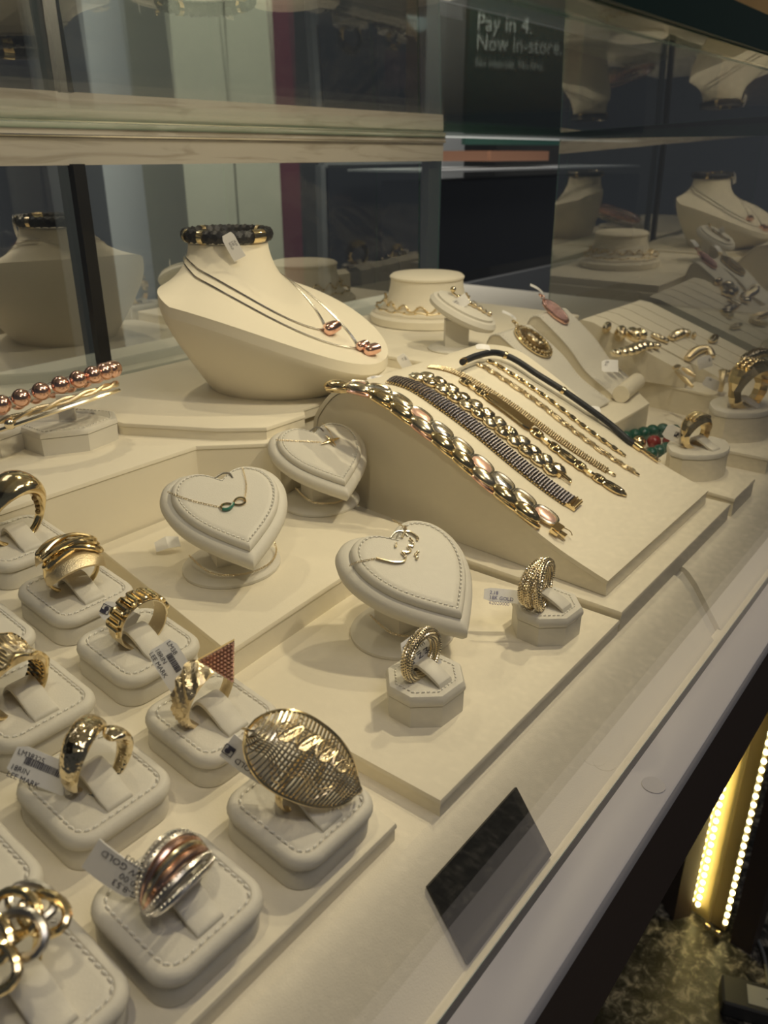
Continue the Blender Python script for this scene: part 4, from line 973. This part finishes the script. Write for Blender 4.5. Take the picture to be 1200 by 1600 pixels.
def medallion(label, st_out, x, fr, rx, ry, m, rosey=False):
    i = int(fr*(len(st_out)-1)); p = st_out[i]; q = st_out[i+1]; down = (q-p).normalized(); n = Vector((1, 0, 0)).cross(down); n = n if n.z > 0 else -n
    c = Vector((x, p.y, p.z))+n*.003; M = frame(c, (1, 0, 0), -down); t = thing('pendant', label, 'pendant', c, 0, 'pendants on the sloping stands')
    if M.to_3x3().col[2].dot(n) < 0: M = frame(c, (-1, 0, 0), -down)
    mb = MB(M); mb.rings([el(rx, ry, -.0015), el(rx*1.02, ry*1.02, 0), el(rx*.97, ry*.97, .0015), el(rx*.9, ry*.9, .0012)]); mb.build('plate', m, t, True, True)
    if rosey:
        mb = MB(M); rr = random.Random(2)
        for k in range(5):
            nn = max(1, int(7*k)); 
            for j in range(nn):
                a = 2*PI*j/nn+k; mb.sphere((rx*.2*k*math.cos(a), ry*.2*k*math.sin(a), .0028-.0004*k), .0020, 7, 5)
        mb.build('stone_cluster', 'pink_gold_dark', t, True, True, 60)
    else:
        mb = MB(M)
        for k in range(26):
            a = 2*PI*k/26; mb.sphere((rx*.80*math.cos(a), ry*.80*math.sin(a), .0016), .0021, 6, 4); mb.sphere((rx*.96*math.cos(a+.1), ry*.96*math.sin(a+.1), .0010), .0012, 6, 4)
        mb.build('beaded_border', 'gold_pale', t, True, True)
        mb = MB(M); mb.rings([el(rx*.55, ry*.55, .0014), el(rx*.55, ry*.55, .0022), el(rx*.5, ry*.5, .0024)]); mb.build('dark_inner_oval', 'dark_gold', t, True, True)
        mb = MB(M); rr = random.Random(9)
        for k in range(12): mb.sphere((rr.uniform(-.22, .22)*rx, rr.uniform(-.38, .38)*ry, .003), .0020, 6, 5, (1, 1.4, .8))
        mb.build('relief_figure', 'gold_hammer', t, True, True, 60)
    mb = MB(M); mb.torus((0, ry+.0025, .001), .0020, .0006, (1, 0, 0), 12, 5); mb.torus((0, ry+.0060, .001), .0022, .0008, (0, 0, 1), 12, 5); mb.build('bail', m, t, True, True)
    price_tag(t, M @ Vector((-.003, ry+.0135, .0045)), M.to_3x3() @ Vector((-.5, .9, 0)), M.to_3x3() @ Vector((-.9, -.5, .2)), .017, .010, ['18K', '4.2'], .0026)
    return t
medallion('large oval gold medallion pendant with beaded border', of1, .7640, .56, .0190, .0240, 'gold')
medallion('oval rose gold pendant packed with small stones', of2, .8440, .46, .0125, .0195, 'rose_gold', True)

# ================================================================== right end: slatted bracelet wedge on a riser
GZ = .030
riser('cream riser at the far right under the slatted bracelet cushion', [(.880, .170), (1.085, .170), (1.085, .440), (.928, .440), (.925, .385)], 0, GZ)
wedge = thing('slatted_cushion', 'sloping cream cushion of slats carrying gold bracelets, far right', 'cushion', (1.0, .33, GZ))
for k in range(5):
    x0 = .906+k*.036; mb = MB()
    ys_ = .03 if k == 0 else 0; pr = [(.428, GZ), (.426, GZ+.055), (.415, GZ+.061), (.400, GZ+.059), (.262+ys_, GZ+.010+ys_*.3), (.254+ys_, GZ+.006), (.254+ys_, GZ)]
    mb.rings([[(x, y, z) for y, z in pr] for x in (x0, x0+.0012, x0+.0325, x0+.0337)]); mb.build('slat', 'cream', wedge, True, True, 25)
def on_wedge(px, py, h=.004):
    d = ray(px, py); ya, za, yb_, zb = .400, GZ+.059, .262, GZ+.010; m_ = (za-zb)/(ya-yb_); t = (zb+h-yb_*m_-CH)/(d.z-m_*d.y); return Vector((d.x*t, d.y*t, CH+d.z*t))
def lumpy(label, px, r, m='gold', step=.55, seed=1, cat='bracelet', sc=(1.2, 1, .8), h=.004, loc=None):
    pts = [on_wedge(x, y, h) for x, y in px] if not loc else loc; path = resample(spline(pts, 5), r*2*step); t = thing('bracelet', label, cat, pts[0], 0, 'gold jewels at the far right'); rr = random.Random(seed)
    for i, p in enumerate(path):
        k = .75+.25*math.sin(PI*i/max(1, len(path)-1)); d = (path[min(i+1, len(path)-1)]-path[max(i-1, 0)]).normalized()
        mb = MB(frame(p, d, Vector((0, 0, 1)).cross(d)) ); mb.sphere((0, 0, 0), r*k, 8, 6, sc); mb.build('link', 'gold_hammer' if m == 'gold' else m, t, True, True, 50)
    return t
lumpy('gold bracelet of big rounded scales lying across the slats', [(948, 512), (965, 520), (985, 524), (1000, 522)], .0105, 'gold', .72, sc=(.66, 1.25, .95))
lumpy('gold leaf link bracelet below the big scaled one', [(962, 552), (985, 548), (1005, 540), (1025, 540)], .0078, 'gold_pale', .85, sc=(.78, 1.25, .75))
lumpy('short row of gold leaf links beside the scaled bracelet', [(1022, 524), (1040, 532)], .0050, 'gold')
lumpy('twisted gold rope bracelet at the top of the slats', [(1050, 528), (1066, 520), (1084, 524)], .0062, 'gold', .70, sc=(.6, 1.25, 1))
rp = lumpy('fine ribbed gold band looped over the middle slat', [(1075, 560), (1088, 548), (1105, 545), (1112, 556)], .0048, 'gold_soft', .25, sc=(.4, 1.3, 1))
price_tag(rp, on_wedge(1101, 566, .012), RT*.3+Vector((0, 0, -.9)), RT+Vector((0, 0, .2)), .014, .016, ['18K'], .0030)
lumpy('small gold hook earring standing on the top slat', [(1112, 532), (1118, 526)], .0055, 'gold', .4, cat='earring')
bars = thing('bracelet', 'three slim gold bars with clasp on the lower slats', 'bracelet', on_wedge(1075, 590), 0, 'gold jewels at the far right')
for a, b in (((1056, 580), (1082, 604)), ((1066, 575), (1086, 588)), ((1052, 575), (1062, 572))):
    mb = MB(); mb.tube([on_wedge(*a, .002), on_wedge((a[0]+b[0])/2, (a[1]+b[1])/2, .0026), on_wedge(*b, .002)], [.0016, .0030, .0018], 8); mb.build('bar', 'gold_soft', bars, True, True)
price_tag(gb if False else bars, on_wedge(953, 572, .006), RT, Vector((0, 0, .8))+FW*.4, .017, .013, ['18K', '8.1'], .0028)
# ================================================================== ring stands and beads at the right edge
def oval_box(label, c, rx, ry, h, rz=0):
    t = thing('oval_ring_stand', label, 'ring stand', c, rz, 'rounded ring stands at the right')
    lens = []
    for s in (1, -1):
        for i in range(15):
            u = -1+2*i/14; lens.append((u*rx*s, -s*ry*(1-abs(u)**2.2)-s*.006))
    lens = [(p[0], p[1]) for p in lens]
    mb = MB(); stack(mb, lens, [(.0008, 0), (.0006, h*.80)]); mb.build('base', 'cream', t, True, False, 30)
    mb = MB(); stack(mb, lens, [(.0014, h*.80), (0, h*.83), (0, h*.95), (.0008, h), (.002, h)]); mb.build('padded_top', 'grey_leather', t, True, False, 40)
    mb = MB(); tongue(mb, h, .011); mb.build('tongue', 'grey_leather', t); return t
oz = .0235
c1 = P(1132, 752, oz); riser('small cream plate under the rounded ring stand at the right edge', [(.648, .150), (.705, .150), (.735, .235), (.660, .235)], 0, .016)
rb1 = oval_box('rounded ring stand with the faceted gold ring, right edge', (.690, .197, .016), .032, .018, .024, math.radians(-14))
def facet_ring(label, c, sc, rz, m='gold_hammer', tagit=True):
    t = thing('finger_ring', label, 'ring', c, rz, 'wide gold rings at the right edge')
    mb = MB(); rs = []; N = 22; rr = random.Random(4)
    for i in range(N):
        a = 2*PI*i/N; tp = max(0, math.sin(a)); hw = (.0050+.0055*tp)*sc; R = .0108*sc
        rs.append([((R+.0010*sc)*math.cos(a), -hw*.8, R+R*math.sin(a)*.98), ((R+(.0026+.0014*(i % 2))*sc)*math.cos(a)*1.06, -hw*.4, R+(R+(.003+.0012*(i % 2))*sc)*math.sin(a)), ((R+(.0034-.0014*(i % 2))*sc)*math.cos(a)*1.06, hw*.1, R+(R+(.0038-.0012*(i % 2))*sc)*math.sin(a)), ((R+.0024*sc)*math.cos(a), hw*.6, R+(R+.0026*sc)*math.sin(a)), ((R+.0008*sc)*math.cos(a), hw*.85, R+R*math.sin(a)), (R*math.cos(a), 0, R+R*math.sin(a))])
    mb.loop(rs); mb.build('faceted_band', 'gold', t, True, False, 12)
    mb = MB()
    for i in range(7):
        a = math.radians(55+i*11)
        for j in (-1, 0, 1): mb.sphere(((.0146*sc)*math.cos(a), j*.0034*sc, .0108*sc+.0146*sc*math.sin(a)), .0017*sc, 7, 5)
    mb.build('scaled_top', 'gold', t, True, False, 40); return t
fr1 = facet_ring('faceted wide gold ring with scaled top on rounded stand', (.686, .200, .016+.0235), 1.12, math.radians(-20))
price_tag(fr1, Vector((.676, .2130, .050)), RT*.9+Vector((0, 0, -.4)), Vector((0, 0, .9))+RT*.3, .022, .013, None, logo=(-.002, -.002))
rb2 = oval_box('rounded ring stand behind, half cut by the right edge', (.822, .200, .016), .040, .022, .030, math.radians(-12))
riser('cream plate under the farther rounded ring stand', [(.765, .155), (.865, .155), (.865, .240), (.765, .240)], 0, .016)
fr2 = facet_ring('wide pleated gold ring cut by the right edge', (.818, .196, .0455), 1.75, math.radians(-20))
gc = on_wedge(1128, 596, .012); gr = thing('finger_ring', 'plain brushed gold ring with a turned flat top near right edge', 'ring', gc, .3, 'wide gold rings at the right edge')
mb = MB(); band(mb, .010, lambda a: oval_sec(.005+.005*bump1(a, 60, 40), .0016+.002*bump1(a, 60, 40), 10), 36, zc=0); mb.build('band', 'gold_brushed', gr)
price_tag(gr, gc+Vector((-.008, .008, -.002)), RT*.9+Vector((0, 0, -.4)), Vector((0, 0, .9))+RT*.3, .019, .011, ['18K'], .0026)
lp = [Vector((.87+.012*k, .215-.004*k, .066+.004*k)) for k in range(4)]
lumpy('heavy gold link bracelet by the right edge above the pleated ring', [(1165, 560), (1185, 552), (1205, 552)], .0085, 'gold', .5, loc=None)
lumpy('slim gold bar with round end near the right edge', [(1133, 582), (1150, 580), (1165, 577)], .0034, 'gold', .35)
# strings of beads on the deck
def bead_string(label, px, z, r, mats):
    pts = resample(spline([P(x, y, z) for x, y in px], 6), r*1.95); t = thing('bead_bracelet', label, 'bracelet', pts[0], 0, 'strings of beads on the deck')
    for i, p in enumerate(pts):
        mb = MB(Matrix.Translation(p)); mb.sphere((0, 0, 0), r, 12, 8); mb.build('bead', mats[i % len(mats)], t, True, True)
bead_string('string of dark green stone beads behind the ramp corner', [(978, 684), (1002, 678), (1025, 673), (1048, 672), (1064, 680)], .0072, .0072, ['green_bead'])
bead_string('string of dark red stone beads between the green strings', [(998, 692), (1012, 692), (1030, 690), (1046, 690)], .0072, .0072, ['gold', 'red_bead', 'red_bead', 'red_bead'])
bead_string('second string of dark green beads nearer the rounded stand', [(1018, 709), (1035, 703), (1052, 697), (1064, 693)], .0066, .0066, ['green_bead'])
bead_string('pair of small red beads at the ramp edge', [(1042, 721), (1055, 717)], .006, .006, ['red_bead'])

# ================================================================== left edge: bracelets on a hexagonal stand
hx = [P(*q, ZC) for q in ((30, 705), (75, 722), (130, 720), (197, 697))]
c = P(112, 690, ZC); hexa = thing('hexagonal_stand', 'low hexagonal stitched stand with the beaded bangle, left edge', 'bracelet stand', c)
pl = [(-.034, -.004), (-.020, -.028), (.012, -.028), (.034, -.008), (.034, .012), (.010, .030), (-.022, .030)]
pl = [(Matrix.Rotation(math.radians(-30), 2) @ Vector(p)) for p in pl]; pl = densify([(p.x, p.y) for p in pl], .006)
mb = MB(); stack(mb, pl, [(.001, 0), (.0006, .0125)]); mb.build('base', 'grey_leather', hexa, True, False, 30)
mb = MB(); stack(mb, pl, [(.0014, .0125), (0, .013), (0, .0150), (.0010, .0166), (.0030, .0170)]); mb.build('padded_top', 'grey_leather', hexa, True, False, 40)
mb = MB(); stitches(mb, offset(pl, .0042), .0171, .0032, .002, .0004); mb.build('stitching', 'thread', hexa)
mb = MB(Matrix.Rotation(math.radians(40), 4, 'Z')); mb.box((-.0012, -.006, .016), (.0012, .006, .036)); mb.build('tongue', 'grey_leather', hexa, False)
ctr = Vector((c.x-.018, c.y+.003, ZC+.0400)); ax = Vector((-.075, .36, 1)).normalized()
def oval_path(cx, rx, ry, ax, rz, n):
    e = Vector((math.cos(rz), math.sin(rz), 0)); e = (e-ax*e.dot(ax)).normalized(); M = frame(cx, e, ax.cross(e)); return [M @ Vector((rx*math.cos(2*PI*i/n), ry*math.sin(2*PI*i/n), 0)) for i in range(n)]
RZ = math.radians(-35)
bb = thing('bead_bangle', 'oval bangle of polished rose gold beads above a hexagonal stand', 'bracelet', ctr, 0, 'bangles at the left edge')
mb = MB(); mb.tube(oval_path(ctr, .052, .034, ax, RZ, 64), .0034, 8, True); mb.build('hoop', 'silver_grey', bb, True, True)
for p in oval_path(ctr, .0550, .0370, ax, RZ, 26):
    mb = MB(Matrix.Translation(p)); mb.sphere((0, 0, 0), .0062, 14, 9); mb.build('bead', 'rose_gold', bb, True, True)
c2 = ctr-ax*.0105; tb = thing('bangle', 'slim twisted gold bangle just below the beaded one', 'bracelet', c2, 0, 'bangles at the left edge')
for k in range(2):
    mb = MB(); pp = oval_path(c2, .0530, .0350, ax, RZ, 96); mb.tube([p+ax*.0014*math.sin(2*PI*i/96*9+k*PI)+(p-c2).normalized()*.0010*math.cos(2*PI*i/96*9+k*PI) for i, p in enumerate(pp)], .0012, 6, True); mb.build('twisted_wire', 'gold_soft', tb, True, True)
mb = MB(); pp = oval_path(c2-ax*.005, .0530, .0350, ax, RZ, 96); mb.tube(pp, .0014, 6, True); mb.build('smooth_wire', 'gold_pale', tb, True, True)
mb = MB(frame(oval_path(c2-ax*.003, .0530, .0350, ax, RZ, 64)[44], (1, 0, 0), (0, 1, 0))); mb.sphere((0, 0, 0), .0042, 10, 7, (1, .8, 1)); mb.build('clasp', 'gold_pale', tb, True, True)
cl = P(-22, 700, ZC); lb = thing('hexagonal_stand', 'second low stand cut off by the left frame edge', 'bracelet stand', cl)
mb = MB(); stack(mb, pl, [(.001, 0), (.0006, .0125)]); mb.build('base', 'grey_leather', lb, True, False, 30)
mb = MB(); stack(mb, pl, [(.0014, .0125), (0, .013), (0, .0150), (.0010, .0166), (.0030, .0170)]); mb.build('padded_top', 'grey_leather', lb, True, False, 40)

# ================================================================== shop behind the rear glass
FZ = -.90
struct(slab('floor', (-2.5, YG-2.6, FZ-.02), (7, YG+.55, FZ), 'granite'), 'dark speckled granite floor of the mall passage')
struct(slab('floor', (-2.5, YG+.55, FZ-.02), (7, 3.1, FZ), 'shop_floor'), 'dark shop floor behind the window')
struct(slab('wall_back', (-2.5, 3.0, FZ), (7, 3.1, 2.0), 'dark_wall'), 'dark rear wall of the shop')
struct(slab('wall_right', (5.0, .5, FZ), (5.1, 3.0, 2.0), 'dark_wall'), 'dark end wall of the shop')
struct(slab('ceiling', (-2.5, .75, 1.60), (7, 3.1, 1.66), 'dark_wall'), 'dark shop ceiling')
def card(name, x0, x1, y0, y1, Y, m, label, cat, th=.03, z0=None, z1=None):
    a, b = onY(x0, y1, Y), onY(x1, y0, Y); mb = MB(); mb.box((a.x, Y, a.z if z0 is None else z0), (b.x, Y+th, b.z if z1 is None else z1)); return tag(mb.build(name, m, None, False), label, cat)
card('column', 178, 252, 0, 400, 2.3, 'column_grey', 'pale grey square column in the dim shop behind', 'column', .3, FZ, 1.6)
cc_ = thing('column', 'broad cream panelled column in the shop behind the bust', 'column', (onY(365, 240, 2.1).x, 2.25, FZ))
for x0, x1 in ((290, 369), (371, 440)):
    a, b = onY(x0, 300, 2.1), onY(x1, 300, 2.1); mb = MB(); mb.box((a.x, 2.1, FZ), (b.x-.004, 2.4, 1.6)); mb.build('panel', 'column_cream', cc_, False, True)
card('wall_panel', 440, 458, 0, 400, 2.2, 'maroon', 'narrow maroon panel beside the cream column', 'panel', .1, FZ, 1.6)
df = thing('display_case', 'thin grey framed display case far behind the bust', 'display case', (onY(585, 300, 1.6).x, 1.6, FZ))
for nm, x0, x1, y0, y1 in (('upright', 506, 512, 258, 430), ('top_bar', 506, 662, 252, 258), ('pane', 513, 661, 259, 430)):
    a, b = onY(x0, y1, 1.6), onY(x1, y0, 1.6); mb = MB(); mb.box((a.x, 1.6, a.z if nm == 'pane' else (FZ if nm == 'upright' else a.z)), (b.x, 1.62, b.z)); mb.build(nm, 'grey_metal' if nm != 'pane' else 'dark_panel', df, False, True)
# sign board
sg = thing('sign_board', 'dark green sign board reading Pay in 4 above the shop case', 'sign', onY(812, 120, 1.5))
sx = Vector((math.cos(math.radians(-24)), math.sin(math.radians(-24)), 0)); p0 = onY(740, 60, 1.497)
def along(px):                            # distance along the lettering's line to where it is seen at a pixel column
    a, d = p0-cam.location, sx; u = (px-600)/FPX; return (u*a.dot(FW)-a.dot(RT))/(d.dot(RT)-u*d.dot(FW))
t0, t1 = along(734), along(890); nb = Vector((sx.y, -sx.x, 0)); nb = nb if nb.dot(FW) > 0 else -nb; zb = onY(733, 226, 1.5).z
mb = MB(); mb.rings([[(q.x, q.y, z) for q in (p0+sx*t0+nb*.004, p0+sx*t1+nb*.004, p0+sx*t1+nb*.024, p0+sx*t0+nb*.024)] for z in (zb, zb+.75)]); mb.build('board', 'sign_green', sg, False, True)
for body, x0, x1, y, hpx in (('Pay in 4.', 744, 830, 47, 25), ('Now in-store.', 744, 879, 78, 25), ('No interest. No fees.', 744, 853, 105, 13)):
    t0, t1 = along(x0), along(x1); me = text_mesh(body, 1.0); wd = max(v.co.x for v in me.vertices); dp = (p0-cam.location).dot(FW)
    q_ = p0+sx*t0; z = zat(x0, y, q_.x, q_.y)
    M = Matrix(((sx.x, 0, -sx.y, p0.x+sx.x*t0), (sx.y, 0, sx.x, p0.y+sx.y*t0), (0, 1, 0, z), (0, 0, 0, 1))) @ Matrix.Diagonal(((t1-t0)/wd, hpx*dp/FPX*1.30, 1, 1))
    put_text('lettering', body, 1.0, M, 'sign_text', sg)
ps = thing('poster', 'dim pink tax free poster between the columns', 'poster', onY(650, 120, 2.98))
a, b = onY(606, 140, 2.98), onY(692, 92, 2.98); mb = MB(); mb.box((a.x, 2.98, a.z), (b.x, 3.0, b.z)); mb.build('sheet', 'maroon', ps, False, True)
p = onY(612, 134, 2.978); put_text('lettering', 'Tax Free', .130, Matrix.Translation(p) @ Matrix.Rotation(PI/2, 4, 'X'), 'sign_pink', ps)
hs = onY(655, 26, 2.3); mb = MB(Matrix.Translation(hs)); mb.rings([[(.075*math.cos(PI+PI*i/20), y, .055*math.sin(PI+PI*i/20)) for i in range(21)] for y in (0, .01)]); tag(mb.build('hanging_sign', 'blue_white', None, False), 'pale blue half-round hanging sign near the top', 'sign')
card('upright', 692, 734, 0, 230, 2.2, 'column_grey', 'grey upright to the left of the green sign', 'post', .1, FZ, 1.6)
card('box', 690, 762, 236, 252, 1.35, 'orange_brown', 'longer brown box on top of the dark cabinet', 'box', .12)
card('box', 766, 858, 236, 252, 1.35, 'orange_brown', 'shorter brown box beside it on the dark cabinet', 'box', .12)
cb = thing('cabinet', 'dark shop cabinet with pale top rail behind the rear glass', 'cabinet', (onY(780, 300, 1.3).x, 1.4, FZ))
def part(nm, x0, x1, y0, y1, Y, m, th, z0=None):
    a, b = onY(x0, y1, Y), onY(x1, y0, Y); mb = MB(); mb.box((a.x, Y, a.z if z0 is None else z0), (b.x, Y+th, b.z)); mb.build(nm, m, cb, False, True)
part('top_rail', 683, 1000, 258, 270, 1.28, 'column_grey', .30); part('front_panel', 686, 1000, 271, 432, 1.30, 'dark_panel', .2)
part('lower_rail', 686, 1000, 433, 452, 1.29, 'grey_metal', .02); part('base', 686, 1000, 453, 520, 1.30, 'dark_panel', .2, FZ)
# green profile above the front glass and a lit wood panel beyond it
a = onY(1200, 90, YG-.004).z
mb = MB(); z0 = ZTF+.0005; mb.rings([[(x, YG-.006, z0), (x, YG+.010, z0), (x, YG+.011, z0+.010), (x, YG-.006, z0+.0115)] for x in (-.3, XE+.45)]); struct(mb.build('trim_8', 'green_profile', None, False), 'dark green profile along the top front edge of the glass')
wpn = struct(slab('wall_side', (1.9, -.05, .36), (1.95, .62, 1.5), 'wood_light'), 'lit pale wood wall panel above the window end')
# ================================================================== lit leg under the case
A_, B_, C_, D_ = (P(x, y, FZ) for x, y in ((1052, 1438), (1078, 1432), (1140, 1472), (1172, 1492)))
leg = thing('case_leg', 'brown case leg with brass panel and glowing LED strips', 'table leg', (B_.x, B_.y, FZ))
def upright(nm, p, q, m, th, z1=-.155, z0=FZ):
    d = (q-p).normalized(); n = Vector((-d.y, d.x, 0))*th; n = n if n.dot(FW) > 0 else -n; mb = MB(); mb.rings([[(v.x, v.y, z) for v in (p, q, q+n, p+n)] for z in (z0, z1)]); return mb.build(nm, m, leg, False, True)
upright('left_board', A_, B_, 'brown_board', .04); upright('right_board', C_, D_, 'brown_board', .04)
bk = FW.copy(); bk.z = 0; bk.normalize()
upright('back_panel', B_+bk*.020, C_+bk*.020, 'brass_panel', .01)
mid = (B_+C_)/2; upright('centre_strip', mid+bk*.012-(C_-B_)*.04, mid+bk*.012+(C_-B_)*.04, 'brass_panel', .008)
dz = (C_-B_).normalized()
for nm, q in (('led_strip', B_+dz*.012-bk*.002+bk*.012), ('led_strip', C_-dz*.010+bk*.008), ('led_strip', B_+dz*.003+bk*.014)):
    mb = MB(); mb.box((q.x-.002, q.y-.002, FZ+.02), (q.x+.002, q.y+.002, -.16)); s_ = mb.build(nm, 'tag_white', leg, False, True)
    mb = MB(); z = FZ+.03
    while z < -.17: mb.sphere((q.x-bk.x*.003, q.y-bk.y*.003, z), .0038, 6, 5); z += .0165
    stuff(mb.build('led_beads', 'led', s_, True, True))
mb = MB()
for dx in (.35, .62): mb.sphere(B_+(C_-B_)*dx+Vector((0, 0, .012))-bk*.012, .006, 8, 6)
mb.build('brass_knobs', 'gold', leg, True, True)
# power adapter and cable on the floor
pa = P(1185, 1580, FZ); ad = thing('power_adapter', 'black power adapter box with a grey label on the floor', 'adapter', pa, math.radians(20))
mb = MB(); stack(mb, rrect(.050, .110, .005), [(.002, 0), (0, .003), (0, .027), (.003, .030)]); mb.build('case', 'adapter', ad)
mb = MB(); mb.box((-.016, -.045, .0302), (.016, .020, .0306)); mb.build('label', 'adapter_label', ad, False)
mb = MB(); mb.add([(-.006, -.025, .0308), (.007, -.018, .0308), (-.001, -.004, .0308)], [(0, 1, 2)]); mb.build('warning_mark', 'adapter', ad, False)
mb = MB(); mb.tube(spline([P(x, y, FZ+.004) for x, y in ((1168, 1436), (1180, 1460), (1192, 1488), (1199, 1520), (1200, 1540))], 5), .003, 6); tag(mb.build('cable', 'grey_metal'), 'thin grey cable curving along the dark floor', 'cable')

# a loose tag lying on the plinth edge beyond the bust
lt = thing('price_tag', 'loose dark-edged price tag lying between bust and ramp', 'price tag', P(632, 566, .0850))
price_tag(lt, P(632, 566, .0870), RT*.5+Vector((0, 0, -.8)), RT+Vector((0, 0, .3)), .016, .010, ['18K', '6.1'], .0024)
